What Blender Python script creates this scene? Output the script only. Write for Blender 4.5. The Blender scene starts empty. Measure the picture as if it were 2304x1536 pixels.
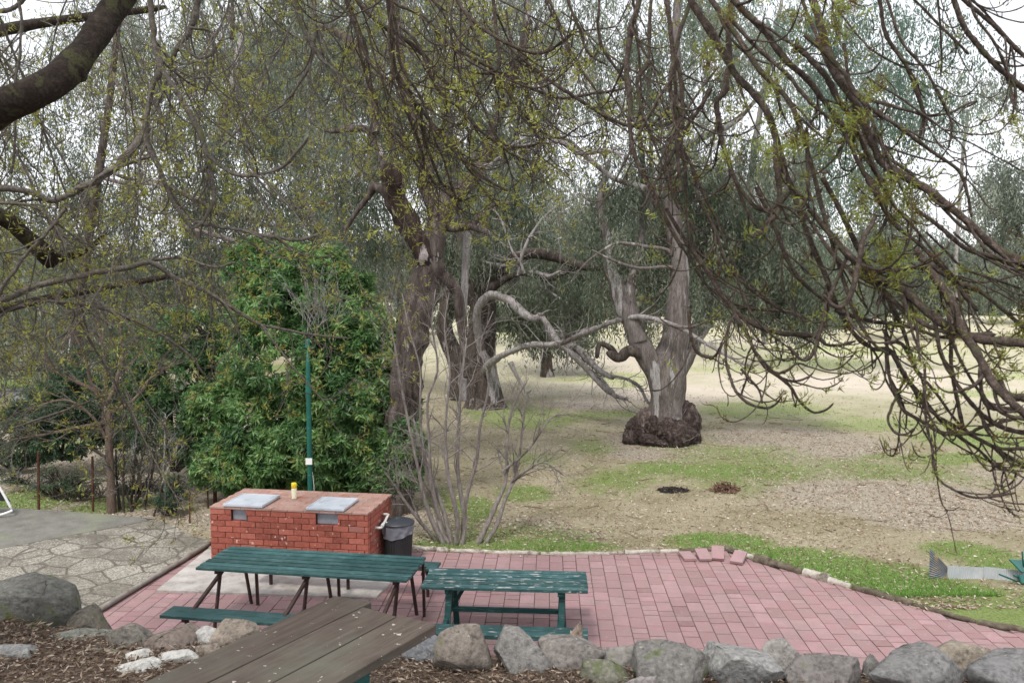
import bpy, math, random
import numpy as np
from mathutils import Vector
C = bpy.context.scene.collection
F = 1900.0                      # focal length of the photograph in its own pixels
PITCH = math.radians(3.85)
CAM = np.array([0.0, 0.0, 4.2])
TZ = 1.62                       # height of the upper terrace over the patio
R = math.radians
rng = np.random.default_rng(11)
random.seed(5)

def ray(px, py):
    u = (px-1152)/F; v = -(py-768)/F
    c, s = math.cos(PITCH), math.sin(PITCH)
    return np.array([u, v*s + c, v*c - s])
def at(px, py, Y):
    d = ray(px, py); return CAM + d*(Y/d[1])
def gp(px, py, z=0.0):
    d = ray(px, py); return CAM + d*((z-CAM[2])/d[2])
def pxr(r, Y):                  # a size in photo pixels at distance Y, in metres
    return r*Y/F

# ---------------------------------------------------------------- noise
def _hash(ix, iy, iz, seed):
    h = (ix*374761393 + iy*668265263 + iz*2147483647 + seed*1274126177) & 0xFFFFFFFF
    h = ((h ^ (h >> 13))*1274126177) & 0xFFFFFFFF
    h = ((h ^ (h >> 15))*2246822519) & 0xFFFFFFFF
    return ((h ^ (h >> 16)) & 0xFFFFFF)/float(0xFFFFFF)
def vnoise(p, seed=0):
    p = np.asarray(p, float); i = np.floor(p).astype(np.int64); f = p - i; f = f*f*(3-2*f)
    r = 0
    for a in (0, 1):
        wa = f[..., 0] if a else 1-f[..., 0]
        for b in (0, 1):
            wb = f[..., 1] if b else 1-f[..., 1]
            for c in (0, 1):
                wc = f[..., 2] if c else 1-f[..., 2]
                r = r + wa*wb*wc*_hash(i[..., 0]+a, i[..., 1]+b, i[..., 2]+c, seed)
    return r*2-1
def fbm(p, o=4, seed=0):
    p = np.asarray(p, float); s = 0; a = 1; t = 0
    for k in range(o):
        s = s + a*vnoise(p*(2**k), seed+k*7); t += a; a *= .5
    return s/t

# ---------------------------------------------------------------- mesh building
class MB:
    def __init__(s): s.V = []; s.F = []; s.A = []; s.n = 0
    def add(s, V, Fc, var=0.5):
        V = np.asarray(V, float).reshape(-1, 3); Fc = np.asarray(Fc, np.int64)
        s.V.append(V); s.F.append(Fc + s.n); s.n += len(V)
        s.A.append(np.broadcast_to(np.asarray(var, float), (len(V),)))
        return s
    def box(s, fr, u0, u1, v0, v1, w0, w1, var=None):
        P = [fr(u, v, w) for w in (w0, w1) for v in (v0, v1) for u in (u0, u1)]
        s.add(P, [[0, 2, 3, 1], [4, 5, 7, 6], [0, 1, 5, 4], [2, 6, 7, 3], [0, 4, 6, 2], [1, 3, 7, 5]],
              random.random() if var is None else var)
    def beam(s, a, b, w, h, up=(0, 0, 1), var=None):
        a = np.array(a, float); b = np.array(b, float); t = b-a; t /= np.linalg.norm(t)
        up = np.array(up, float); x = np.cross(t, up)
        if np.linalg.norm(x) < 1e-3: x = np.cross(t, (0, 1, 0))
        x /= np.linalg.norm(x); y = np.cross(x, t)
        P = [q + x*i*w/2 + y*j*h/2 for q in (a, b) for j in (-1, 1) for i in (-1, 1)]
        s.add(P, [[0, 2, 3, 1], [4, 5, 7, 6], [0, 1, 5, 4], [2, 6, 7, 3], [0, 4, 6, 2], [1, 3, 7, 5]],
              random.random() if var is None else var)
    def lathe(s, c, prof, n=28, var=.5, cap=True):
        prof = np.array(prof, float); th = np.linspace(0, 2*math.pi, n, endpoint=False); m = len(prof)
        V = np.stack([c[0]+prof[:, None, 0]*np.cos(th), c[1]+prof[:, None, 0]*np.sin(th),
                      c[2]+prof[:, None, 1]+0*th], -1).reshape(-1, 3)
        i, j = np.meshgrid(np.arange(m-1), np.arange(n), indexing='ij'); k = (j+1) % n
        s.add(V, np.stack([i*n+j, i*n+k, (i+1)*n+k, (i+1)*n+j], -1).reshape(-1, 4), var)
        if cap:
            for row, z in ((0, 0), (m-1, 1)):
                ring = V[row*n:(row+1)*n]; q = np.vstack([ring, ring.mean(0)])
                a = np.arange(n); b = (a+1) % n; cc = np.full(n, n)
                s.add(q, np.stack([b, a, cc] if row == 0 else [a, b, cc], -1), var)
    def data(s, name, org=(0, 0, 0), smooth=False):
        me = bpy.data.meshes.new(name)
        V = np.concatenate(s.V) - np.asarray(org, float); A = np.concatenate(s.A)
        me.vertices.add(len(V)); me.vertices.foreach_set('co', V.astype(np.float32).ravel())
        li = np.concatenate([f.ravel() for f in s.F]).astype(np.int32)
        tot = np.concatenate([np.full(len(f), f.shape[1]) for f in s.F])
        st = np.concatenate([[0], np.cumsum(tot)[:-1]]).astype(np.int32)
        me.loops.add(len(li)); me.loops.foreach_set('vertex_index', li)
        me.polygons.add(len(tot)); me.polygons.foreach_set('loop_start', st)
        me.polygons.foreach_set('use_smooth', np.full(len(tot), smooth))
        a = me.attributes.new('var', 'FLOAT', 'POINT'); a.data.foreach_set('value', A.astype(np.float32))
        me.update(calc_edges=True)
        return me
    def build(s, name, m, parent=None, smooth=False, org=None, bevel=0, kind=None):
        if org is None: org = parent.location if parent else (0, 0, 0)
        o = bpy.data.objects.new(name, s.data(name, org, smooth)); C.objects.link(o)
        o.data.materials.append(m)
        if parent: o.parent = parent
        else: o.location = org
        if bevel:
            b = o.modifiers.new('bevel', 'BEVEL'); b.width = bevel; b.segments = 2; b.limit_method = 'ANGLE'
        if kind: o['kind'] = kind
        return o
def tag(o, label, cat, group=None, kind=None):
    o['label'] = label; o['category'] = cat
    if group: o['group'] = group
    if kind: o['kind'] = kind
    return o
def thing(name, label, cat, loc, group=None):
    o = bpy.data.objects.new(name, None); C.objects.link(o)
    o.location = [float(q) for q in loc]; o.empty_display_size = .1
    return tag(o, label, cat, group)
def frame(o, ang):
    c, s = math.cos(ang), math.sin(ang); o = np.array(o, float)
    return lambda u, v, w: o + np.array([u*c - v*s, u*s + v*c, w])

def nrm(a): return a/np.maximum(np.linalg.norm(a, axis=-1, keepdims=True), 1e-9)
def tubes(mb, P, Rd, k=6, var=.5, disp=0, dfreq=3, cap=True, seed=0):
    """P (M,n,3) centre lines, Rd (M,n) radii"""
    P = np.asarray(P, float); Rd = np.asarray(Rd, float)
    if P.ndim == 2: P = P[None]; Rd = Rd[None]
    M, n, _ = P.shape
    T = nrm(np.gradient(P, axis=1))
    mean = nrm(T.mean(1)); ref = np.where(np.abs(mean[:, 2:3]) > .8, [[0., 1., 0.]], [[0., 0., 1.]])
    X = nrm(np.cross(np.broadcast_to(ref[:, None], T.shape), T))
    for i in range(1, n):       # carry the frame along
        x = X[:, i-1] - (X[:, i-1]*T[:, i]).sum(-1, keepdims=True)*T[:, i]
        X[:, i] = nrm(x)
    Y = np.cross(T, X)
    th = np.linspace(0, 2*math.pi, k, endpoint=False)
    N = X[:, :, None]*np.cos(th)[:, None] + Y[:, :, None]*np.sin(th)[:, None]
    V = P[:, :, None] + N*Rd[:, :, None, None]
    if disp:
        d = fbm(V*dfreq, 4, seed)
        V = V + N*(Rd[:, :, None]*d*disp)[..., None]
    if cap:
        V[:, -1] = P[:, -1][:, None] + (V[:, -1]-P[:, -1][:, None])*.55
    V = V.reshape(M, n*k, 3)
    i, j = np.meshgrid(np.arange(n-1), np.arange(k), indexing='ij'); j2 = (j+1) % k
    q = np.stack([i*k+j, i*k+j2, (i+1)*k+j2, (i+1)*k+j], -1).reshape(-1, 4)
    Fc = (q[None] + (np.arange(M)*n*k)[:, None, None]).reshape(-1, 4)
    if np.ndim(var): var = np.repeat(var, n*k)
    mb.add(V.reshape(-1, 3), Fc, var)
    if cap:
        c = np.arange((n-1)*k, n*k)
        if k == 4 or k == 3: mb.F.append(c[None] + (np.arange(M)*n*k)[:, None] + mb.n - M*n*k)
        else:
            mid = k//2
            for a in range(1, k-1):
                mb.F.append((np.array([c[0], c[a], c[a+1]])[None] + (np.arange(M)*n*k)[:, None]) + mb.n - M*n*k)
def spl(Q, n):
    """Catmull-Rom through rows of Q, resampled to n rows by length of the first three columns"""
    Q = np.asarray(Q, float); m = len(Q)
    if m == 2: return Q[0] + (Q[1]-Q[0])*np.linspace(0, 1, n)[:, None]
    E = np.vstack([2*Q[0]-Q[1], Q, 2*Q[-1]-Q[-2]]); out = []
    for i in range(m-1):
        p0, p1, p2, p3 = E[i:i+4]; t = np.linspace(0, 1, 12, endpoint=i == m-2)[:, None]
        out.append(.5*(2*p1 + (p2-p0)*t + (2*p0-5*p1+4*p2-p3)*t*t + (3*p1-p0-3*p2+p3)*t**3))
    D = np.vstack(out); d = np.concatenate([[0], np.cumsum(np.linalg.norm(np.diff(D[:, :3], axis=0), axis=1))])
    s = np.linspace(0, d[-1], n)
    return np.stack([np.interp(s, d, D[:, c]) for c in range(D.shape[1])], 1)
def pline(pts, Y, n=24):
    """photo polyline [(px,py,rpx)...] at distance(s) Y -> points, radii in metres"""
    m = len(pts); Ys = np.interp(np.linspace(0, 1, m), np.linspace(0, 1, np.size(Y)), np.atleast_1d(Y))
    Q = [list(at(p[0], p[1], y)) + [pxr(p[2], y)] for p, y in zip(pts, Ys)]
    S = spl(Q, n); return S[:, :3], np.maximum(S[:, 3], .0008)
def grow(P0, D0, L, n, droop=0, up=0, wob=.15, bend=.0, r=rng):
    """many curved shoots at once: start points, directions, lengths"""
    M = len(P0); d = nrm(np.asarray(D0, float)); P = [np.asarray(P0, float)]
    L = np.broadcast_to(L, (M,)); b = r.normal(0, 1, (M, 3))*bend
    dr = np.broadcast_to(droop, (M,)); upv = np.broadcast_to(up, (M,))
    for i in range(n-1):
        t = i/(n-1); g = np.zeros((M, 3)); g[:, 2] = -dr*(1-t) + upv*t*t*1.6
        d = nrm(d + (g + b)/n*3 + r.normal(0, wob, (M, 3)))
        P.append(P[-1] + d*(L/(n-1))[:, None])
    return np.stack(P, 1)
def sprout(P, Rd, k, t0=.15, t1=1., amin=25, amax=65, r=rng, w=None):
    """k starting points per parent: positions, directions, parent radius, parent t"""
    M, n, _ = P.shape
    idx = np.repeat(np.arange(M), k) if np.ndim(k) == 0 else np.repeat(np.arange(M), k)
    N = len(idx); t = r.uniform(t0, t1, N); f = t*(n-1.001); i = f.astype(int); a = (f-i)[:, None]
    p = P[idx, i]*(1-a) + P[idx, i+1]*a; T = nrm(P[idx, i+1]-P[idx, i])
    rad = Rd[idx, i]*(1-a[:, 0]) + Rd[idx, i+1]*a[:, 0]
    q = nrm(np.cross(T, r.normal(0, 1, (N, 3)))); an = np.radians(r.uniform(amin, amax, N))[:, None]
    return p, T*np.cos(an) + q*np.sin(an), rad, t, idx
def taper(M, n, r0, r1):
    t = np.linspace(0, 1, n)[None]; r0 = np.broadcast_to(r0, (M,))[:, None]; r1 = np.broadcast_to(r1, (M,))[:, None]
    return r0*(1-t) + r1*t
def plen(P): return np.linalg.norm(np.diff(P, axis=1), axis=2).sum(1)
def leaves(mb, P, D, L, W, var, r=rng, fold=.0):
    """diamond leaves: base P, direction D, length L, width W"""
    N = len(P); D = nrm(D); s = nrm(np.cross(D, r.normal(0, 1, (N, 3)))); nn = np.cross(D, s)
    L = np.broadcast_to(L, (N,))[:, None]; W = np.broadcast_to(W, (N,))[:, None]
    m = P + D*L*.45 + nn*L*.06
    V = np.stack([P, m + s*W*.5, P + D*L, m - s*W*.5], 1).reshape(-1, 3)
    mb.add(V, (np.arange(N)[:, None]*4 + np.arange(4)), np.repeat(np.broadcast_to(var, (N,)), 4))

# ---------------------------------------------------------------- materials
def _nt(name):
    m = bpy.data.materials.new(name); m.use_nodes = True; nt = m.node_tree; nt.nodes.clear()
    out = nt.nodes.new('ShaderNodeOutputMaterial'); b = nt.nodes.new('ShaderNodeBsdfPrincipled')
    nt.links.new(b.outputs[0], out.inputs[0]); return m, nt, b, out
def N(nt, typ, ins=None, **kw):
    n = nt.nodes.new('ShaderNode'+typ)
    for k, v in kw.items(): setattr(n, k, v)
    for k, v in (ins or {}).items():
        s = n.inputs[k]
        if hasattr(v, 'node'): nt.links.new(v, s)
        else: s.default_value = v
    return n
def ramp(nt, fac, stops, interp='LINEAR'):
    n = nt.nodes.new('ShaderNodeValToRGB'); e = n.color_ramp.elements; n.color_ramp.interpolation = interp
    while len(e) < len(stops): e.new(.5)
    for i, (p, c) in enumerate(stops):
        e[i].position = p; e[i].color = (*c, 1) if np.ndim(c) else (c, c, c, 1)
    nt.links.new(fac, n.inputs[0]); return n.outputs[0]
def coords(nt, stretch=(1, 1, 1), kind='Object'):
    if kind == 'World': v = N(nt, 'NewGeometry').outputs['Position']
    else: v = N(nt, 'TexCoord').outputs[kind]
    return N(nt, 'Mapping', {'Vector': v, 'Scale': stretch}).outputs[0]
def noise(nt, v, scale, detail=5, rough=.55, dist=0):
    return N(nt, 'TexNoise', {'Vector': v, 'Scale': scale, 'Detail': detail, 'Roughness': rough, 'Distortion': dist}).outputs[0]
def mix(nt, f, a, b, mode='MIX'):
    n = nt.nodes.new('ShaderNodeMix'); n.data_type = 'RGBA'; n.blend_type = mode
    for s, v in ((n.inputs[0], f), (n.inputs[6], a), (n.inputs[7], b)):
        if hasattr(v, 'node'): nt.links.new(v, s)
        elif np.ndim(v): s.default_value = (*v, 1)
        else: s.default_value = v
    return n.outputs[2]
def attr(nt, name='var'): return N(nt, 'Attribute', attribute_name=name).outputs['Fac']
def mat(name, stops, scale=5, detail=6, stretch=(1, 1, 1), rough=.85, bump=.3, bdist=.01, spec=.25, vark=.0,
        patches=(), kind='Object', metal=0, dist=0):
    """noise-ramped surface; patches = [(colour, scale, lo, hi, stretch)]; vark lets each piece vary in tone"""
    m, nt, b, out = _nt(name); v = coords(nt, stretch, kind)
    f = noise(nt, v, scale, detail, .62, dist); col = ramp(nt, f, stops)
    for (pc, ps, lo, hi, pst) in patches:
        pf = noise(nt, coords(nt, pst, kind), ps, 5, .6)
        col = mix(nt, ramp(nt, pf, [(lo, 0.), (hi, 1.)]), col, pc)
    if vark:
        g = N(nt, 'MapRange', {0: attr(nt), 3: 1-vark, 4: 1+vark}).outputs[0]
        col = N(nt, 'VectorMath', {0: col, 1: N(nt, 'CombineXYZ', {0: g, 1: g, 2: g}).outputs[0]}, operation='MULTIPLY').outputs[0]
    nt.links.new(col, b.inputs['Base Color']); b.inputs['Roughness'].default_value = rough
    b.inputs['Specular IOR Level'].default_value = spec; b.inputs['Metallic'].default_value = metal
    if bump:
        bn = N(nt, 'Bump', {'Height': f, 'Strength': bump, 'Distance': bdist})
        nt.links.new(bn.outputs[0], b.inputs['Normal'])
    return m
def barkmat(name, dark, mid, light, patch=None, lo=.55, hi=.62, sc=6, st=(1, 1, .22), bump=.7, ps=1.5, pst=(1, 1, .35)):
    m, nt, b, out = _nt(name); v = coords(nt, st); w = coords(nt, pst)
    f = noise(nt, v, sc, 8, .7, .6); f2 = noise(nt, v, sc*4.5, 6, .75); col = ramp(nt, f, [(.30, dark), (.5, mid), (.70, light)])
    if patch:
        pf = noise(nt, w, ps, 6, .62, .8); col = mix(nt, ramp(nt, pf, [(lo, 0.), ((lo+hi)/2, .9)]), col, patch)
        rim = ramp(nt, pf, [(lo-.06, 0.), (lo-.012, .55), (lo+.01, 0.)]); col = mix(nt, rim, col, dark)
    col = mix(nt, ramp(nt, f2, [(.34, .85), (.50, 0.)]), col, tuple(np.array(dark)*.8))
    col = mix(nt, ramp(nt, f2, [(.58, 0.), (.78, .5)]), col, tuple(np.array(light)*1.25))
    nt.links.new(col, b.inputs['Base Color']); b.inputs['Roughness'].default_value = .92; b.inputs['Specular IOR Level'].default_value = .2
    h = N(nt, 'Math', {0: f, 1: f2}, operation='ADD').outputs[0]
    bn = N(nt, 'Bump', {'Height': h, 'Strength': bump, 'Distance': .025}); nt.links.new(bn.outputs[0], b.inputs['Normal']); return m
def leafmat(name, stops, trans=.35, rough=.6, spec=.3):
    m, nt, b, out = _nt(name); col = ramp(nt, attr(nt), stops)
    nt.links.new(col, b.inputs['Base Color']); b.inputs['Roughness'].default_value = rough
    b.inputs['Specular IOR Level'].default_value = spec
    t = N(nt, 'BsdfTranslucent', {'Color': col}); mx = N(nt, 'MixShader', {0: trans, 1: b.outputs[0], 2: t.outputs[0]})
    nt.links.new(mx.outputs[0], out.inputs[0]); return m
# ================================================================ SETTING
# far edge of the patio as traced, on the ground plane
EDGE_PX = [(700, 1236), (880, 1236), (935, 1236), (1000, 1241), (1210, 1248), (1400, 1247), (1530, 1243), (1640, 1238), (1700, 1262),
           (1800, 1290), (1920, 1325), (2050, 1362), (2200, 1404), (2304, 1422), (2420, 1450), (2800, 1530)]
EDGE = np.array([gp(x, y, 0)[:2] for x, y in EDGE_PX])
PATH_PX = [(-700, 1150), (-200, 1157), (0, 1161), (250, 1168), (330, 1173), (470, 1222)]
PATH = np.array([gp(x, y, .05)[:2] for x, y in PATH_PX])
def FX(x):                      # near boundary of the lawn
    x = np.asarray(x, float)
    return np.where(x < -4.6, np.interp(x, PATH[:, 0], PATH[:, 1]), np.interp(x, EDGE[:, 0], EDGE[:, 1]))

def blob(x, y, px, py, rx, ry, soft=.5):
    """soft patch of ground round the spot seen at px,py"""
    c = gp(px, py); ax = pxr(rx, c[1]); ay = abs(gp(px, py-ry)[1]-gp(px, py+ry)[1])/2
    d = np.sqrt(((x-c[0])/ax)**2 + ((y-c[1])/ay)**2)
    return np.clip((1.25-d)/soft, 0, 1)
GREEN = [(1620, 1226, 130, 24, 1.3), (1800, 1275, 170, 36, 1.4), (1960, 1320, 200, 44, 1.4), (2120, 1365, 200, 46, 1.4), (2280, 1400, 190, 44, 1.4), (1780, 1262, 150, 34, 1), (1950, 1310, 190, 44, 1), (2130, 1355, 200, 48, 1), (2290, 1385, 190, 46, 1), (2060, 1330, 160, 40, 1),
         (2180, 1250, 110, 26, .9), (2240, 1290, 90, 40, .7), (1240, 1236, 150, 10, .8), (990, 1232, 60, 8, .8), (1075, 1160, 40, 18, .8),
         (1180, 1115, 70, 22, .7), (1060, 1150, 60, 30, .6), (1480, 1060, 60, 14, .9), (1620, 1070, 90, 14, .9), (1330, 1010, 70, 22, .5), (1190, 950, 130, 26, .75), (1130, 935, 90, 20, .7),
         (1740, 930, 170, 22, .6), (1960, 960, 180, 22, .6), (2200, 1000, 160, 26, .7), (1200, 1040, 90, 18, .4), (2120, 1040, 180, 14, .5),
         (1850, 820, 140, 22, .5), (1380, 940, 120, 12, .6), (1560, 1215, 60, 10, .6), (60, 1130, 120, 26, .8), (240, 1150, 90, 10, .8),
         (60, 862, 120, 30, 1), (300, 1135, 120, 14, .4), (1850, 790, 240, 14, .4), (1350, 700, 90, 8, .5), (1370, 1100, 120, 30, .3), (1000, 1130, 60, 40, .4)]
SOIL = [(1500, 880, 330, 30, .7), (1900, 865, 420, 24, .8), (2150, 880, 260, 34, .6), (1350, 815, 200, 40, .7), (1780, 775, 120, 5, 1), (1900, 805, 110, 8, 1), (2020, 840, 130, 13, 1), (1330, 915, 130, 12, .6), (1690, 770, 90, 5, .9)]
LITTER = [(1495, 1010, 150, 34, 1.4), (1800, 1010, 260, 50, .8), (1950, 1110, 330, 60, .7), (2150, 1170, 240, 40, .7), (1450, 905, 200, 14, .6), (1150, 1195, 160, 24, .8),
          (960, 1180, 90, 50, .8), (250, 1060, 420, 70, .9), (360, 1180, 140, 24, 1), (1380, 925, 160, 12, .6), (2250, 1090, 160, 30, .5), (1310, 1210, 70, 14, .5)]
YELL = [(1800, 835, 130, 10, .8), (1900, 760, 300, 12, .6), (2150, 770, 260, 18, .7), (1500, 790, 160, 14, .5), (1500, 750, 300, 10, .5)]
def zones(x, y):
    p = np.stack([x, y, 0*x], -1); n1 = fbm(p*.9, 4, 3); n2 = fbm(p*.22, 3, 9); wob = n1*.35
    out = {}
    for nme, lst in (('green', GREEN), ('soil', SOIL), ('litter', LITTER), ('yellow', YELL)):
        a = np.zeros_like(x)
        for q in lst: a = np.maximum(a, blob(x, y, *q[:4], soft=.8)*q[4])
        out[nme] = np.clip(a*(1+wob*1.6) + (a > .02)*wob*.3, 0, 1)
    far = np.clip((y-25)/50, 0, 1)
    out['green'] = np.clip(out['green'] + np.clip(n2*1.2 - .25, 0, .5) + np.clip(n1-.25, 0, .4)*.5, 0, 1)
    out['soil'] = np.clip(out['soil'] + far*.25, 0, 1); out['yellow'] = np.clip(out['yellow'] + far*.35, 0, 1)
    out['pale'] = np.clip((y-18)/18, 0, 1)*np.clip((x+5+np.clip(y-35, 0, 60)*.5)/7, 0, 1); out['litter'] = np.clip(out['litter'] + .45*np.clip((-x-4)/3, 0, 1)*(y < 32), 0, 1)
    return out
def lz(x, y):                   # lawn height
    d = y - FX(x)
    base = .035 + np.clip(d, 0, 6)*.012
    return base + .05*fbm(np.stack([x, y, 0*x], -1)*.35, 3, 21)*np.clip(d/2, 0, 1)

nt_ = None
def lawn_material():
    m, nt, b, out = _nt('lawn'); v = coords(nt, kind='World')
    fine = noise(nt, v, 30, 4, .7); med = noise(nt, v, 6, 6, .65); big = noise(nt, v, .8, 5, .6)
    brown = ramp(nt, med, [(.3, (.14, .13, .07)), (.5, (.21, .185, .11)), (.7, (.29, .255, .165))])
    brown = mix(nt, .6, brown, ramp(nt, noise(nt, v, 60, 4, .8), [(.3, (.06, .055, .025)), (.5, (.20, .17, .10)), (.72, (.42, .37, .27))]))
    tan = ramp(nt, noise(nt, v, 34, 5, .8), [(.3, (.17, .15, .09)), (.5, (.34, .30, .21)), (.72, (.56, .50, .40))])
    col = mix(nt, ramp(nt, big, [(.38, .15), (.62, .8)]), brown, tan)
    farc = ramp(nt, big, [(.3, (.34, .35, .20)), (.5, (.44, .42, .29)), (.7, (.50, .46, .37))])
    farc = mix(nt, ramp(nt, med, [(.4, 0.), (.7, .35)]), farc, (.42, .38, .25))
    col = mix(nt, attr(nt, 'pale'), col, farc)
    def thr(a, n, k=.55):       # zone strength against noise, for ragged edges
        s = N(nt, 'Math', {0: attr(nt, a), 1: n}, operation='ADD').outputs[0]
        return ramp(nt, s, [(k+.10, 0.), (min(k+.44, .99), .92)])
    lit = ramp(nt, noise(nt, v, 45, 3, .8), [(.32, (.14, .115, .085)), (.45, (.27, .235, .185)), (.6, (.42, .375, .31)), (.75, (.56, .51, .44))])
    col = mix(nt, thr('litter', med), col, lit)
    col = mix(nt, N(nt, 'Math', {0: attr(nt, 'soil'), 1: .85}, operation='MULTIPLY').outputs[0], col, ramp(nt, med, [(.3, (.56, .475, .40)), (.7, (.68, .60, .535))]))
    col = mix(nt, N(nt, 'Math', {0: attr(nt, 'yellow'), 1: .25}, operation='MULTIPLY').outputs[0], col, (.62, .54, .27))
    g = ramp(nt, fine, [(.3, (.085, .12, .03)), (.5, (.15, .205, .06)), (.7, (.26, .30, .12))])
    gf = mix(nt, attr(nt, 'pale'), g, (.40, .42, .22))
    col = mix(nt, thr('green', med), col, gf)
    nt.links.new(col, b.inputs['Base Color']); b.inputs['Roughness'].default_value = .95; b.inputs['Specular IOR Level'].default_value = .1
    bn = N(nt, 'Bump', {'Height': fine, 'Strength': .7, 'Distance': .03}); nt.links.new(bn.outputs[0], b.inputs['Normal'])
    return m
def build_lawn():
    nx, ny = 420, 420
    g = np.concatenate([np.linspace(0, 12, 200), 12 + (np.geomspace(1, 60, ny-200)-1)*12.2])
    s = np.linspace(-1, 1, nx)
    X0 = s*26; ed = FX(X0)
    Y = ed[None] + g[:, None]*(1 + 0*s)[None]
    wgt = np.clip(g/12, 0, 1)[:, None]; Y = Y*(1-wgt) + (12.4+g[:, None])*wgt
    X = X0[None]*(1 + (g[:, None]/11)**1.0*.75)
    # keep the first rows on the traced boundary
    Y[0] = FX(X[0])
    Z = lz(X, Y)
    V = np.stack([X, Y, Z], -1).reshape(-1, 3)
    skirt = V[:nx].copy(); skirt[:, 2] = -.3
    i, j = np.meshgrid(np.arange(ny-1), np.arange(nx-1), indexing='ij')
    Fc = np.stack([i*nx+j, i*nx+j+1, (i+1)*nx+j+1, (i+1)*nx+j], -1).reshape(-1, 4)
    mb = MB(); mb.add(V, Fc)
    mb.add(np.vstack([skirt, V[:nx]]), np.stack([np.arange(nx-1), np.arange(1, nx), np.arange(1, nx)+nx, np.arange(nx-1)+nx], -1))
    z = zones(V[:, 0], V[:, 1])
    o = mb.build('lawn_ground', lawn_material(), smooth=True, kind='structure')
    for k, a in z.items():
        at_ = o.data.attributes.new(k, 'FLOAT', 'POINT'); full = np.zeros(len(o.data.vertices), np.float32); full[:len(a)] = a
        full[len(a):len(a)+nx] = a[:nx]; full[len(a)+nx:] = a[:nx]
        at_.data.foreach_set('value', full)
build_lawn()

# ---- base under the patio, then the pavers laid in staggered columns
m_sand = mat('joint_sand', [(.3, (.09, .065, .06)), (.7, (.17, .13, .12))], 30, bump=.5)
mb = MB(); xs = np.linspace(-14, 16, 121)
top = np.array([[x, float(FX(x))+.0, -.012] for x in xs]); bot = np.array([[x, 5.6, -.012] for x in xs])
mb.add(np.vstack([bot, top]), np.stack([np.arange(120), np.arange(1, 121), np.arange(1, 121)+121, np.arange(120)+121], -1))
mb.build('patio_base_ground', m_sand, kind='structure')

def paver_material():
    m, nt, b, out = _nt('paver'); v = coords(nt, kind='World')
    col = ramp(nt, attr(nt), [(0, (.20, .115, .11)), (.25, (.30, .172, .176)), (.5, (.35, .207, .214)), (.75, (.40, .25, .258)), (.93, (.32, .21, .22)), (1, (.27, .205, .195))])
    d = ramp(nt, noise(nt, v, 3.0, 8, .7), [(.38, 0.), (.64, .75)])
    col = mix(nt, d, col, (.27, .20, .19))
    col = mix(nt, ramp(nt, noise(nt, v, 9, 6, .75), [(.55, 0.), (.72, .5)]), col, (.44, .33, .33))
    col = mix(nt, ramp(nt, noise(nt, v, 60, 3, .7), [(.5, 0.), (.8, .45)]), col, (.20, .12, .11))
    near = ramp(nt, noise(nt, v, 1.1, 4, .6), [(.5, 0.), (.75, .45)])
    col = mix(nt, near, col, (.25, .14, .15))
    nt.links.new(col, b.inputs['Base Color']); b.inputs['Roughness'].default_value = .8; b.inputs['Specular IOR Level'].default_value = .3
    bn = N(nt, 'Bump', {'Height': noise(nt, v, 70, 4, .7), 'Strength': .35, 'Distance': .006}); nt.links.new(bn.outputs[0], b.inputs['Normal'])
    return m
def clipy(poly, x0, y0, x1, y1):     # keep the part of a polygon on the near side of the line
    nx, ny = (y1-y0), -(x1-x0); out = []
    f = lambda p: (p[0]-x0)*nx + (p[1]-y0)*ny
    for a, b in zip(poly, poly[1:]+poly[:1]):
        fa, fb = f(a), f(b)
        if fa >= 0: out.append(a)
        if (fa >= 0) != (fb >= 0):
            t = fa/(fa-fb); out.append((a[0]+(b[0]-a[0])*t, a[1]+(b[1]-a[1])*t))
    return out
M_PAVER = paver_material()
SLAB = [gp(352, 1331, .0)[:2], gp(846, 1348, .0)[:2], gp(925, 1262, .0)[:2], gp(475, 1232, .0)[:2]]
KERB = [gp(205, 1392)[:2], gp(476, 1226)[:2]]
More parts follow.
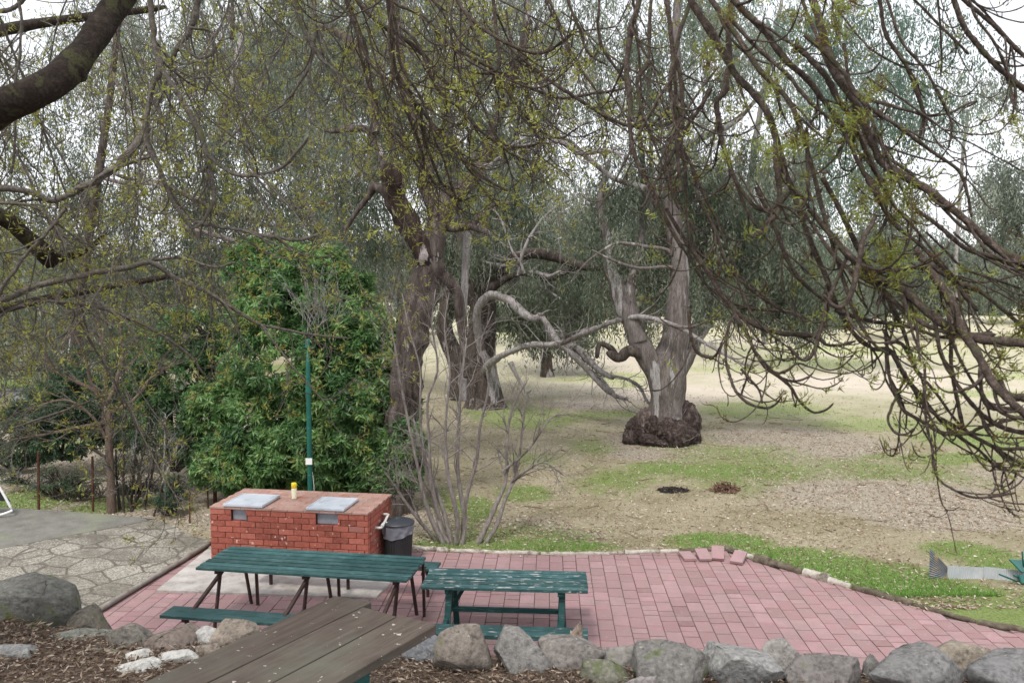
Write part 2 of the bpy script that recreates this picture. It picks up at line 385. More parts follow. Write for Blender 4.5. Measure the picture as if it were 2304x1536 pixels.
def build_pavers():
    mb = MB(); w, l = .2, .32; th = R(-2.6); ct, st = math.cos(th), math.sin(th)
    for ci in range(-40, 66):
        off = (ci % 2)*.16 + random.uniform(-.015, .015) + (.1 if ci % 5 == 0 else 0)
        for ri in range(17, 50):
            u, v = ci*w, ri*l*.5*2*.5*1.0
            v = ri*l + off - 0.0
            g = .0035 + random.uniform(0, .002)
            gv = g*1.9; loc = [(u+g, v+gv), (u+w-g, v+gv), (u+w-g, v+l-gv), (u+g, v+l-gv)]
            if random.random() < .22: loc = [(u+g, v+gv), (u+w-g, v+gv), (u+w-g, v+l/2-gv), (u+g, v+l/2-gv)]; extra = True
            else: extra = False
            for k in range(2 if extra else 1):
                q = [(a, b + (l/2 if k else 0)) for a, b in loc]
                P = [(a*ct - b*st, a*st + b*ct) for a, b in q]
                cx = sum(p[0] for p in P)/4; cy = sum(p[1] for p in P)/4
                if cy > FX(cx)+.3 or cy < 5.9 or cx < -7 or cx > 13: continue
                # left of the kerb line belongs to the crazy paving
                kx = np.interp(cy, [KERB[0][1], KERB[1][1]], [KERB[0][0], KERB[1][0]])
                if cx < kx-.15: continue
                # under the concrete slab
                ins = all((SLAB[(i+1) % 4][0]-SLAB[i][0])*(cy-SLAB[i][1])-(SLAB[(i+1) % 4][1]-SLAB[i][1])*(cx-SLAB[i][0]) > .25 for i in range(4))
                if ins: continue
                i0 = np.searchsorted(EDGE[:, 0], cx)
                for i in (i0-1, i0, i0+1):
                    if 1 <= i < len(EDGE): 
                        if EDGE[i-1, 0]-.25 <= cx <= EDGE[i, 0]+.25: P = clipy(P, *EDGE[i-1], *EDGE[i]) if len(P) > 2 else P
                if len(P) < 3: continue
                z = random.uniform(-.002, .0025) + .006*float(vnoise(np.array([cx*.6, cy*.6, 0]), 5)); tx, ty = random.gauss(0, .006), random.gauss(0, .006)
                top = [(p[0], p[1], z + (p[0]-cx)*tx + (p[1]-cy)*ty) for p in P]; n = len(P)
                c0 = (sum(p[0] for p in P)/n, sum(p[1] for p in P)/n)
                ins_ = [(c0[0]+(p[0]-c0[0])*.975, c0[1]+(p[1]-c0[1])*.975, t[2]+.003) for p, t in zip(P, top)]
                bot = [(p[0], p[1], -.05) for p in P]
                V = ins_ + top + bot; var = float(np.clip(random.gauss(.48, .15), 0, 1))
                fs = []
                base = mb.n
                mb.add(V, [[(i+1) % n + n, i+n, i, (i+1) % n][::-1] for i in range(n)] , var)
                mb.F.append(np.array([[i+2*n, (i+1) % n + 2*n, (i+1) % n + n, i+n] for i in range(n)]) + base)
                mb.F.append(np.array([list(range(n))]) + base)
    mb.build('patio_paving', M_PAVER, kind='structure')
build_pavers()

# ---- concrete slab in front of the barbecue
m_conc = mat('worn_concrete', [(.3, (.32, .29, .27)), (.5, (.42, .395, .37)), (.7, (.50, .475, .45))], 5, 9, rough=.9, bump=.3, bdist=.006,
             patches=[((.20, .18, .16), 2.2, .52, .72, (1, 1, 1)), ((.50, .47, .44), 40, .55, .75, (1, 1, 1))], kind='World')
mb = MB(); B = [(*p, .035) for p in SLAB]; B2 = [(*p, -.05) for p in SLAB]
mb.add(B+B2, [[0, 1, 2, 3], [1, 0, 4, 5], [2, 1, 5, 6], [3, 2, 6, 7], [0, 3, 7, 4]])
mb.build('concrete_slab_ground', m_conc, bevel=.012, kind='structure')

# ---- crazy paving rising gently to the upper path on the left
def cz(x, y):
    k = np.interp(y, [KERB[0][1], KERB[1][1]], [KERB[0][0], KERB[1][0]])
    return .06 + np.clip(k-x, 0, 6)*.035
def crazy_material():
    m, nt, b, out = _nt('crazy_paving'); v0 = coords(nt, (1, 1, 1), 'World')
    wv = N(nt, 'TexNoise', {'Vector': v0, 'Scale': 2.5, 'Detail': 3}).outputs['Color']
    v = N(nt, 'VectorMath', {0: v0, 1: N(nt, 'VectorMath', {0: wv, 'Scale': .16}, operation='SCALE').outputs[0]}, operation='ADD').outputs[0]
    v = N(nt, 'Mapping', {'Vector': v, 'Scale': (1, 1, 0)}).outputs[0]
    e = N(nt, 'TexVoronoi', {'Vector': v, 'Scale': 2.2, 'Randomness': .95}, feature='DISTANCE_TO_EDGE').outputs['Distance']
    c = N(nt, 'TexVoronoi', {'Vector': v, 'Scale': 2.2, 'Randomness': .95}, feature='F1').outputs['Color']
    cg = N(nt, 'SeparateXYZ', {0: c}).outputs[0]
    joint = ramp(nt, e, [(.018, 0.), (.050, 1.)])
    stone = ramp(nt, cg, [(0, (.18, .166, .14)), (.5, (.26, .24, .20)), (1, (.33, .305, .26))])
    agg = N(nt, 'TexVoronoi', {'Vector': v0, 'Scale': 55}, feature='F1')
    ag = ramp(nt, N(nt, 'SeparateXYZ', {0: agg.outputs['Color']}).outputs[0], [(.2, (.08, .074, .066)), (.5, (.24, .222, .19)), (.85, (.50, .465, .40))])
    stone = mix(nt, .55, stone, ag)
    wear = ramp(nt, noise(nt, v0, 1.3, 5, .6), [(.45, 0.), (.7, .8)])
    stone = mix(nt, wear, stone, (.12, .108, .088))
    col = mix(nt, joint, ramp(nt, noise(nt, v0, 12), [(.3, (.09, .08, .066)), (.7, (.17, .152, .125))]), stone)
    # sandier towards the barbecue
    nt.links.new(col, b.inputs['Base Color']); b.inputs['Roughness'].default_value = .9; b.inputs['Specular IOR Level'].default_value = .2
    hgt = N(nt, 'Math', {0: joint, 1: N(nt, 'Math', {0: noise(nt, v0, 90, 3), 1: .25}, operation='MULTIPLY').outputs[0]}, operation='ADD').outputs[0]
    bn = N(nt, 'Bump', {'Height': hgt, 'Strength': .8, 'Distance': .012}); nt.links.new(bn.outputs[0], b.inputs['Normal'])
    return m
def quadsheet(name, A, Bc, Cc, D, m, zf, nu=60, nv=60, kind='structure'):
    """sheet between four ground points (near-left, near-right, far-right, far-left)"""
    A, Bc, Cc, D = [np.array(q[:2], float) for q in (A, Bc, Cc, D)]
    u, v = np.meshgrid(np.linspace(0, 1, nu), np.linspace(0, 1, nv)); u = u[..., None]; v = v[..., None]
    P = (A*(1-u)+Bc*u)*(1-v) + (D*(1-u)+Cc*u)*v; Z = zf(P[..., 0], P[..., 1])
    V = np.concatenate([P, Z[..., None]], -1).reshape(-1, 3)
    i, j = np.meshgrid(np.arange(nv-1), np.arange(nu-1), indexing='ij')
    mb = MB(); mb.add(V, np.stack([i*nu+j, i*nu+j+1, (i+1)*nu+j+1, (i+1)*nu+j], -1).reshape(-1, 4))
    return mb.build(name, m, smooth=True, kind=kind)
K0 = np.array(KERB[0]) + (np.array(KERB[0])-np.array(KERB[1]))*1.3; K1 = np.array(KERB[1])
PE = [gp(330, 1173, .1)[:2], gp(0, 1228, .2)[:2], gp(-700, 1345, .3)[:2]]
mb = MB(); poly = []
def strip_sheet(name, near, far, m, zf, nu=70, nv=30):
    near = spl(np.c_[np.array(near), np.zeros(len(near))], nu); far = spl(np.c_[np.array(far), np.zeros(len(far))], nu)
    v = np.linspace(0, 1, nv)[:, None, None]; P = near[None]*(1-v) + far[None]*v
    P[..., 2] = zf(P[..., 0], P[..., 1])
    i, j = np.meshgrid(np.arange(nv-1), np.arange(nu-1), indexing='ij')
    b = MB(); b.add(P.reshape(-1, 3), np.stack([i*nu+j, i*nu+j+1, (i+1)*nu+j+1, (i+1)*nu+j], -1).reshape(-1, 4))
    return b.build(name, m, smooth=True, kind='structure')
strip_sheet('crazy_paving_ground', [K0, KERB[0], (np.array(KERB[0])+K1)/2, K1], [(-15, 6.2), PE[2], PE[1], PE[0], (np.array(PE[0])*.35+K1*.65), K1+np.array([-.02, .02])], crazy_material(), cz)
m_path = mat('path_concrete', [(.3, (.115, .112, .10)), (.5, (.165, .16, .142)), (.7, (.21, .20, .18))], 4, 9, rough=.9, bump=.3, bdist=.006,
             patches=[((.20, .21, .15), 1.2, .5, .7, (1, 1, 1)), ((.36, .34, .31), 30, .58, .8, (1, 1, 1))], kind='World')
strip_sheet('concrete_path', [PE[2], PE[1], PE[0], PE[0]], [PATH[0], PATH[1], PATH[2]*.5+PATH[3]*.5, PATH[4]], m_path, lambda x, y: cz(x, y)+.004)
# concrete kerb between crazy paving and patio
m_kerb = mat('kerb_concrete', [(.3, (.17, .155, .135)), (.6, (.30, .28, .25)), (.8, (.38, .36, .33))], 8, 8, bump=.5, bdist=.01, kind='World',
             patches=[((.14, .09, .06), 4, .5, .7, (1, 1, 1))])
mb = MB(); q = spl([[*K0, .05, 0], [*KERB[0], .05, 0], [*K1, .05, 0]], 40)[:, :3]; q[:, 0] += .03*fbm(q*1.5, 2, 4)
tubes(mb, q, np.full(40, .038), 8, disp=.5, dfreq=6)
mb.build('kerb', m_kerb, smooth=True, kind='structure')

# ---- a second path seen far left between the trees
quadsheet('gravel_path', gp(-500, 940), gp(110, 905), gp(60, 880), gp(-500, 900), mat('asphalt_grey', [(.3, (.20, .19, .20)), (.7, (.28, .27, .28))], 8, kind='World'), lambda x, y: lz(x, y)+.02, 40, 6)

# ---- terrace under the camera and the bank that drops to the patio
RL = [(-14, 7.6), (-6, 7.1), (-3.6, 6.3), (-2.2, 6.05), (-.6, 5.85), (1.5, 5.6), (3.6, 5.6), (7, 6.2), (14, 7.2)]
def RY(x): return np.interp(x, [q[0] for q in RL], [q[1] for q in RL])
def tz(x, y):
    p = np.stack([x, y, 0*x], -1); d = y-RY(x)
    top = TZ + .05*fbm(p*.8, 4, 31) + .012*fbm(p*9, 3, 32)
    top = top + np.clip((-x-2.0), 0, 3)*.02
    k = np.clip((d+.15)/.75, 0, 1); k = k*k*(3-2*k)
    return top*(1-k) + (-.2)*k
def mulch_material():
    m, nt, b, out = _nt('mulch'); v = coords(nt, kind='World')
    f = noise(nt, v, 38, 5, .75); g = noise(nt, v, 5, 5, .6)
    col = ramp(nt, f, [(.3, (.025, .016, .011)), (.45, (.075, .05, .035)), (.6, (.15, .11, .08)), (.75, (.27, .215, .17))])
    col = mix(nt, ramp(nt, g, [(.5, 0.), (.75, .5)]), col, (.06, .045, .03))
    nt.links.new(col, b.inputs['Base Color']); b.inputs['Roughness'].default_value = .95
    bn = N(nt, 'Bump', {'Height': f, 'Strength': 1., 'Distance': .02}); nt.links.new(bn.outputs[0], b.inputs['Normal'])
    return m
M_MULCH = mulch_material()
nx, ny = 300, 170
xx = np.linspace(-14, 14, nx); vv = np.linspace(0, 1, ny)
X = np.broadcast_to(xx, (ny, nx)); Yv = -8 + (RY(xx)[None]+.75+8)*(1-(1-vv[:, None])**1.6)
V = np.stack([X, Yv, tz(X, Yv)], -1).reshape(-1, 3); i, j = np.meshgrid(np.arange(ny-1), np.arange(nx-1), indexing='ij')
mb = MB(); mb.add(V, np.stack([i*nx+j, i*nx+j+1, (i+1)*nx+j+1, (i+1)*nx+j], -1).reshape(-1, 4))
mb.build('terrace_ground', M_MULCH, smooth=True, kind='structure')

# ---- loose matter on the ground: mulch chips, grass, fallen leaves
chip_m = leafmat('chip', [(0, (.035, .022, .016)), (.3, (.10, .065, .045)), (.6, (.20, .145, .105)), (.85, (.34, .27, .21)), (1, (.5, .43, .36))], trans=0, rough=.9)
r = np.random.default_rng(3); n = 60000
x = r.uniform(-4.5, 4.5, n); y = r.uniform(3.2, 6.3, n); keep = y < RY(x)+.1; x, y = x[keep], y[keep]; n = len(x)
P = np.stack([x, y, tz(x, y) + r.uniform(.002, .03, n)], -1)
D = r.normal(0, 1, (n, 3)); D[:, 2] *= .28
mb = MB(); leaves(mb, P, D, r.uniform(.02, .075, n), r.uniform(.005, .018, n), r.beta(1.3, 1.3, n), r)
tag(mb.build('mulch_litter', chip_m), 'brown bark chips and dry leaf litter among the rocks', 'mulch', kind='stuff')

r = np.random.default_rng(4); n = 210000
Y0 = 11 + 40*r.uniform(0, 1, n)**1.9; x = r.uniform(-1, 1, n)*Y0*.68; y = Y0
k = (y > FX(x)+.03); x, y = x[k], y[k]; z = zones(x, y); g = z['green']
k = r.uniform(0, 1, len(x)) < np.clip(g*1.5-.25, .02, 1); x, y, g = x[k], y[k], g[k]; n = len(x)
P = np.stack([x, y, lz(x, y)-.005], -1); D = r.normal(0, .5, (n, 3)); D[:, 2] = 1
edge = np.clip(1.6-(y-FX(x)), 0, 1)*(g > .5)
mb = MB(); leaves(mb, P, D, r.uniform(.03, .07, n)*(1+edge*.7), .006 + y*.00035, np.clip(g*.6 + r.normal(.15, .18, n), 0, 1), r)
grass_m = leafmat('grass_blade', [(0, (.44, .38, .24)), (.25, (.32, .33, .15)), (.5, (.20, .33, .08)), (.8, (.15, .33, .055)), (1, (.25, .44, .12))], trans=.3)
tag(mb.build('lawn_grass', grass_m), 'short green grass growing in patches over the dry lawn', 'grass', kind='stuff')

r = np.random.default_rng(6); n = 230000
Y0 = 10.6 + 34*r.uniform(0, 1, n)**1.8; x = r.uniform(-1, 1, n)*Y0*.68; y = Y0
k = (y > FX(x)-.12); x, y = x[k], y[k]; z = zones(x, y)
k = r.uniform(0, 1, len(x)) < np.clip(z['litter']*1.1+.16-.25*z['soil'], .03, 1)*(y > FX(x)) + .30*(x < 6)*(x > -5); x, y = x[k], y[k]; n = len(x)
P = np.stack([x, y, np.where(y > FX(x), lz(x, y), 0) + r.uniform(.004, .025, n)], -1); D = r.normal(0, 1, (n, 3)); D[:, 2] *= .2
mb = MB(); leaves(mb, P, D, r.uniform(.035, .09, n), r.uniform(.010, .024, n), r.beta(2, 1.6, n), r)
q_ = 700; xs_ = r.uniform(-7, 14, q_); ys_ = r.uniform(12.5, 27, q_); k = ys_ > FX(xs_)+.3; xs_, ys_ = xs_[k], ys_[k]; q_ = len(xs_)
A_ = np.stack([xs_, ys_, lz(xs_, ys_)+.012], -1); D_ = r.normal(0, 1, (q_, 3)); D_[:, 2] *= .04
G_s = grow(A_, D_, r.uniform(.08, .55, q_), 6, wob=.18, r=r); G_s[..., 2] = lz(G_s[..., 0], G_s[..., 1])+.012; tubes(mb, G_s, taper(q_, 6, r.uniform(.004, .011, q_), .003), 4, var=r.uniform(.05, .6, q_))
dry_m = leafmat('dry_leaf', [(0, (.09, .055, .035)), (.35, (.24, .165, .11)), (.65, (.42, .34, .26)), (.9, (.60, .52, .43)), (1, (.72, .66, .58))], trans=.1, rough=.8)
tag(mb.build('fallen_leaves', dry_m), 'dry tan leaves and bark flakes scattered over the lawn', 'fallen leaves', kind='stuff')
# ================================================================ BARBECUE
bO = gp(472, 1142, .88); bR = gp(828, 1158, .88); bang = math.atan2(bR[1]-bO[1], bR[0]-bO[0]); BW = float(np.linalg.norm(bR-bO)); BD = 1.12
BO = (bO[0], bO[1], 0.0); fb = frame(BO, bang)
bbq = thing('brick_barbecue', 'red brick park barbecue with two steel lids, behind the long green table', 'barbecue', BO)
def brick_material():
    m, nt, b, out = _nt('red_brick'); v = coords(nt)
    col = ramp(nt, attr(nt), [(0, (.17, .046, .034)), (.3, (.25, .066, .047)), (.6, (.315, .085, .06)), (.85, (.37, .115, .085)), (1, (.28, .12, .10))])
    col = mix(nt, ramp(nt, noise(nt, v, 22, 6, .7), [(.45, 0.), (.8, .5)]), col, (.52, .21, .14))
    col = mix(nt, ramp(nt, noise(nt, v, 3.5, 5, .7), [(.5, 0.), (.8, .35)]), col, (.17, .06, .045))
    col = mix(nt, ramp(nt, noise(nt, v, 13, 2, .5), [(.68, 0.), (.70, .8)]), col, (.62, .42, .36))
    nt.links.new(col, b.inputs['Base Color']); b.inputs['Roughness'].default_value = .8; b.inputs['Specular IOR Level'].default_value = .3
    bn = N(nt, 'Bump', {'Height': noise(nt, v, 60, 4, .7), 'Strength': .3, 'Distance': .005}); nt.links.new(bn.outputs[0], b.inputs['Normal'])
    return m
M_BRICK = brick_material()
m_mortar = mat('mortar', [(.3, (.06, .032, .028)), (.7, (.12, .07, .06))], 20, bump=.4)
ncs = 10; ch = .875/ncs
notch = [(.335, .575), (1.66, 2.0)]
mb = MB(); bl = .24; g = .0045
for c in range(ncs):
    off = 0 if c % 2 else -.12; z0 = c*ch + g; z1 = (c+1)*ch - g
    a = off
    while a < BW:
        u0, u1 = max(a, 0)+g, min(a+bl, BW)-g; a += bl
        if u1-u0 < .03: continue
        segs = [(u0, u1)]
        if c >= ncs-2:
            for n0, n1 in notch:
                segs = [s for q in segs for s in ((q[0], min(q[1], n0)), (max(q[0], n1), q[1])) if s[1]-s[0] > .03]
        for s0, s1 in segs:
            j = random.uniform(0, .003); mb.box(fb, s0, s1, -j, .105, z0, z1, float(np.clip(random.gauss(.5, .22), 0, 1)))
            mb.box(fb, s0, s1, BD-.105, BD+j, z0, z1)
    a = off+.11
    while a < BD-.11:
        v0, v1 = max(a, .11)+g, min(a+bl, BD-.11)-g; a += bl
        if v1-v0 < .03: continue
        j = random.uniform(0, .003)
        mb.box(fb, BW-.105, BW+j, v0, v1, z0, z1, float(np.clip(random.gauss(.6, .22), 0, 1))); mb.box(fb, -j, .105, v0, v1, z0, z1)
mb.build('brickwork', M_BRICK, bbq, bevel=.003)
mb = MB(); mb.box(fb, .012, BW-.012, .125, BD-.012, 0, .872, .5)
for s in [(.012, notch[0][0]), (notch[0][1], notch[1][0]), (notch[1][1], BW-.012)]: mb.box(fb, s[0], s[1], .012, .1235, .66, .870)
mb.box(fb, .014, BW-.014, .0125, .124, 0, .69)
mb.build('mortar_core', m_mortar, bbq)
# worn brick capping laid flat
m_cap = brick_material(); m_cap.name = 'capping_brick'
m_cap = mat('capping_brick', [(.25, (.26, .165, .14)), (.5, (.345, .205, .17)), (.75, (.40, .29, .25))], 3.2, 8, bump=.3, bdist=.006, vark=.10,
            patches=[((.24, .19, .16), 2.2, .52, .72, (1, 1, 1)), ((.55, .47, .42), 26, .62, .72, (1, 1, 1)), ((.40, .14, .085), 4.5, .55, .7, (1, 1, 1))])
mb = MB(); nu_ = 10; du = BW/nu_; 
for r_ in range(10):
    v0 = -.012 + r_*(BD+.024)/10; v1 = v0+(BD+.024)/10
    for q in range(nu_+1):
        u0 = (q-(.5 if r_ % 2 else 0))*du; u1 = u0+du; u0 = max(u0, -.012); u1 = min(u1, BW+.012)
        if u1-u0 < .03: continue
        if r_ == 0:
            for s0, s1 in [s for n0, n1 in [(-9, -9)] for s in ((u0, u1),)]: mb.box(fb, s0+.002, s1-.002, v0+.002, v1-.002, .8765, .905+random.uniform(0, .003))
        else: mb.box(fb, u0+.002, u1-.002, v0+.002, v1-.002, .8765, .905+random.uniform(0, .003))
mb.build('capping', m_cap, bbq, bevel=.003)
m_steel = mat('stainless_steel', [(.3, (.46, .50, .56)), (.7, (.60, .64, .70))], 3, rough=.42, bump=.05, metal=.12, spec=.5, patches=[((.33, .33, .34), 4, .55, .75, (1, 1, 1)), ((.22, .17, .13), 13, .66, .74, (1, 1, 1))])
m_dsteel = mat('control_panel_steel', [(.3, (.26, .28, .32)), (.7, (.38, .40, .45))], 6, rough=.45, bump=.05, metal=.4)
m_black = mat('black_plastic', [(.3, (.012, .013, .015)), (.7, (.022, .024, .027))], 6, rough=.5, bump=.05, spec=.4)
def lid(u0, u1, v0, v1):
    P = [fb(*q) for q in ((u0, v0, 0), (u1, v0, 0), (u1, v1, 0), (u0, v1, 0))]
    mb = MB(); mb.box(fb, u0, u1, v0, v1, .922, .950, .5); mb.box(fb, u0+.02, u1-.02, v0+.02, v1-.02, .907, .922, .4)
    for q_ in ((u0, u1, v0, v0+.018), (u0, u1, v1-.018, v1), (u0, u0+.018, v0+.0185, v1-.0185), (u1-.018, u1, v0+.0185, v1-.0185)): mb.box(fb, *q_, .9505, .958, .5)
    l = mb.build('steel_lid', m_steel, bbq, bevel=.006)
    mb = MB(); mc = (u0+u1)/2; tubes(mb, spl([fb(mc-.07, v0+.10, .952), fb(mc-.06, v0+.10, .962), fb(mc+.06, v0+.10, .962), fb(mc+.07, v0+.10, .952)], 10), np.full(10, .004), 6)
    mb.build('lid_handle', m_dsteel, l, smooth=True)
lid(.215, .84, -.02, .62); lid(1.52, 2.10, -.02, .62)
for (n0, n1) in notch:
    mb = MB(); mb.box(fb, n0+.004, n1-.004, .055, .12, .705, .874, .5); pn = mb.build('control_panel', m_dsteel, bbq, bevel=.003)
    mb = MB(); mb.box(fb, n0+.015, n1-.015, .02, .054, .704, .716, .5); mb.build('panel_slot', m_black, pn)
    for f_, rr in ((.38, .010), (.78, .018)):
        c = fb(n0+(n1-n0)*f_, .045, .745); mb = MB(); ax = np.array([math.sin(bang), -math.cos(bang), 0])
        tubes(mb, np.stack([c, c+ax*.012]), np.array([rr, rr*.9]), 12); mb.build('control_button', mat('button_green', [(.3, (.01, .05, .03)), (.7, (.02, .08, .05))], 5, rough=.4, bump=0), pn)
    mb = MB(); pc = fb((n0+n1)/2, .0535, .80); 
    for s_ in (-1, 1): mb.beam(fb((n0+n1)/2, .052, .815), fb((n0+n1)/2+s_*.055, .052, .79), .004, .004)
    mb.build('panel_diagram', m_black, pn)
m_pvc = mat('pvc_pipe', [(.3, (.48, .47, .45)), (.7, (.62, .61, .58))], 8, rough=.6, patches=[((.2, .19, .18), 9, .55, .7, (1, 1, 1))])
mb = MB(); A_, B_, D_, E_ = fb(BW+.00, .33, .60), fb(BW+.07, .33, .60), fb(BW+.09, .62, .70), fb(BW+.07, .95, .74)
pts = spl(np.array([A_, B_, fb(BW+.09, .38, .61), fb(BW+.10, .60, .70), fb(BW+.09, .66, .71), fb(BW+.00, .68, .71)]), 30); tubes(mb, pts, np.full(30, .019), 10)
tubes(mb, spl(np.array([fb(BW+.085, .36, .605), fb(BW+.09, .46, .64)]), 3), np.full(3, .029), 10)
tubes(mb, spl(np.array([fb(BW+.09, .50, .655), fb(BW+.14, .49, .61), fb(BW+.15, .48, .54)]), 6), np.full(6, .015), 8)
mb.build('drain_pipe', m_pvc, bbq, smooth=True)

# bottle on the barbecue
p = gp(662, 1122, .908); bt = thing('spray_bottle', 'tall narrow pale cream bottle with yellow top standing on the brick barbecue', 'bottle', p)
mb = MB(); mb.lathe(p, [(.030, 0), (.038, .004), (.040, .02), (.040, .15), (.038, .165), (.036, .172)], 20)
mb.build('body', mat('cream_plastic', [(.3, (.74, .72, .50)), (.7, (.80, .78, .62))], 5, rough=.4, bump=0, patches=[((.75, .62, .18), 12, .6, .68, (1, 1, 1))]), bt, smooth=True)
mb = MB(); mb.lathe(p, [(.036, .172), (.041, .176), (.041, .238), (.038, .252), (.014, .256)], 20)
mb.build('cap', mat('yellow_plastic', [(.3, (.80, .56, .02)), (.7, (.86, .64, .05))], 5, rough=.4, bump=0), bt, smooth=True)

# ================================================================ BIN
p = np.array([*gp(896, 1262, 0)[:2], 0.0]); bn_ = thing('rubbish_bin', 'black ribbed plastic bin with lid and grey liner beside the brick barbecue', 'bin', p)
mb = MB(); n = 64; th = np.linspace(0, 2*math.pi, n, endpoint=False); prof = [(.185, 0), (.195, .02), (.225, .50), (.228, .58)]
V = np.array([[p[0]+(a+(.004 if k % 2 else -.002))*math.cos(t), p[1]+(a+(.004 if k % 2 else -.002))*math.sin(t), b] for a, b in prof for k, t in enumerate(th)])
i, j = np.meshgrid(np.arange(3), np.arange(n), indexing='ij'); mb.add(V, np.stack([i*n+j, i*n+(j+1) % n, (i+1)*n+(j+1) % n, (i+1)*n+j], -1).reshape(-1, 4))
mb.build('body', m_black, bn_)
mb = MB(); n = 96; th = np.linspace(0, 2*math.pi, n, endpoint=False); rows = 14; V = []
low = .44 + .09*fbm(np.stack([np.cos(th)*1.1, np.sin(th)*1.1, 0*th], -1), 2, 5) + .05*np.sin(th*2+2)
for q in range(rows):
    f_ = q/(rows-1); zz = .600*(1-f_) + low*f_
    rr = .238 + .012*fbm(np.stack([np.cos(th)*5, np.sin(th)*5, th*0+q*.35], -1), 3, 8) + .010*f_*np.sin(th*9+f_*5)
    V.append(np.stack([p[0]+rr*np.cos(th), p[1]+rr*np.sin(th), zz], -1))
V = np.array(V).reshape(-1, 3); i, j = np.meshgrid(np.arange(rows-1), np.arange(n), indexing='ij')
mb.add(V, np.stack([i*n+j, (i+1)*n+j, (i+1)*n+(j+1) % n, i*n+(j+1) % n], -1).reshape(-1, 4))
mb.build('liner_bag', mat('grey_liner', [(.3, (.11, .12, .14)), (.7, (.19, .20, .23))], 6, rough=.35, bump=.4, spec=.6), bn_, smooth=True)
mb = MB(); mb.lathe(p, [(.250, .592), (.256, .600), (.252, .615), (.235, .625), (.15, .655), (.07, .668), (.06, .668), (.045, .682), (.02, .690)], 40)
ld = mb.build('lid', mat('bin_lid', [(.3, (.022, .026, .033)), (.7, (.045, .05, .06))], 6, rough=.45, bump=.05, spec=.5), bn_, smooth=True)
mb = MB()
for k in range(20):
    a = k*math.pi/10; d = np.array([math.cos(a), math.sin(a), 0]); mb.beam(p+d*.09+[0, 0, .668], p+d*.225+[0, 0, .632], .010, .008)
mb.build('lid_rib', m_black, ld)

# ================================================================ PICNIC TABLES
def paint_green(name, wear, base=((.021, .062, .062), (.034, .086, .086), (.052, .115, .116)), st=(1, 1, 1)):
    return mat(name, [(.3, base[0]), (.5, base[1]), (.7, base[2])], 7, 6, stretch=(1, 1, 1), rough=.55, bump=.15, vark=.22, spec=.3,
               patches=[((.46, .44, .43), 8, .80-wear*.33, .84-wear*.31, (.8, 3, 3)), ((.13, .21, .22), 16, .56, .72, (.3, 3, 3)), ((.012, .05, .052), 1.8, .5, .75, (1, 1, 1))])  # flaked spots, then pale streaks painting reflected light into the green, then darker blotches
M_GT = paint_green('green_painted_slats', .12); M_WORN = paint_green('worn_green_paint', .66); M_GDARK = paint_green('green_table_frame', .05, ((.008, .055, .05), (.012, .07, .065), (.02, .085, .08)))
M_BROWN = mat('brown_painted_steel', [(.3, (.030, .018, .016)), (.5, (.050, .030, .026)), (.7, (.075, .048, .04))], 8, rough=.55, bump=.1, patches=[((.12, .05, .03), 7, .62, .75, (1, 1, 1))])
def table_frame(fl, fr_, bl_, h):
    a = gp(*fl, h); b = gp(*fr_, h); c = gp(*bl_, h); ang = math.atan2(b[1]-a[1], b[0]-a[0])
    d = np.array([-math.sin(ang), math.cos(ang)]); dep = float((c[:2]-a[:2]) @ d)
    return a, ang, float(np.linalg.norm(b-a)), dep
H = .76
# --- long table
a, ang, TL, TD = table_frame((437, 1277), (914, 1306), (521, 1227), H); O = (a[0], a[1], 0.0); ft = frame(O, ang)
t1 = thing('picnic_table', 'long dark green slatted picnic table on brown steel legs in front of the brick barbecue', 'picnic table', O, 'green picnic tables on the patio')
mb = MB(); ns = 7; sw = TD/ns
for k in range(ns):
    dz = random.uniform(-.002, .002); mb.box(ft, random.uniform(-.01, .01), TL+random.uniform(-.01, .01), k*sw+.016, (k+1)*sw-.016, H-.032+dz, H+dz)
mb.build('table_top', M_GT, t1, bevel=.003)
for q, (uu) in enumerate((.26, .26+(TL-.42)/2, TL-.16)):
    mb = MB(); mb.box(ft, uu-.02, uu+.02, .04, TD-.04, H-.074, H-.034)
    mb.build('cross_bar', M_BROWN, t1); mb = MB()
    mb.beam(ft(uu, .30, H-.055), ft(uu, -.60, .40), .035, .04); mb.box(ft, uu-.02, uu+.02, -.70, -.36, .38, .415); mb.build('support_brace', M_BROWN, t1); mb = MB()
    mb.beam(ft(uu, TD-.30, H-.055), ft(uu, TD+.60, .40), .035, .04); mb.box(ft, uu-.02, uu+.02, TD+.36, TD+.70, .38, .415)
    mb.build('support_brace', M_BROWN, t1)
    for (ua, va), (ub, vb) in (((.02, .12), (-.03, .03)), ((-.03, TD-.12), (.03, TD-.02)), ((.14, TD-.10), (.14, TD-.06))):
        mb = MB(); mb.beam(ft(uu+ua, va, H-.05), ft(uu+ub, vb, 0), .032, .032); mb.build('leg', M_BROWN, t1)
    for v in (-.62, TD+.62):
        mb = MB(); mb.beam(ft(uu, v, .40), ft(uu, v, 0), .04, .04); mb.build('bench_leg', M_BROWN, t1)
for v0 in (-.72, TD+.42):
    mb = MB()
    for k in range(2): mb.box(ft, -.02, TL+.0, v0+k*.15+.003, v0+(k+1)*.15-.003, .418, .452)
    mb.build('bench_seat', M_GT, t1, bevel=.003)
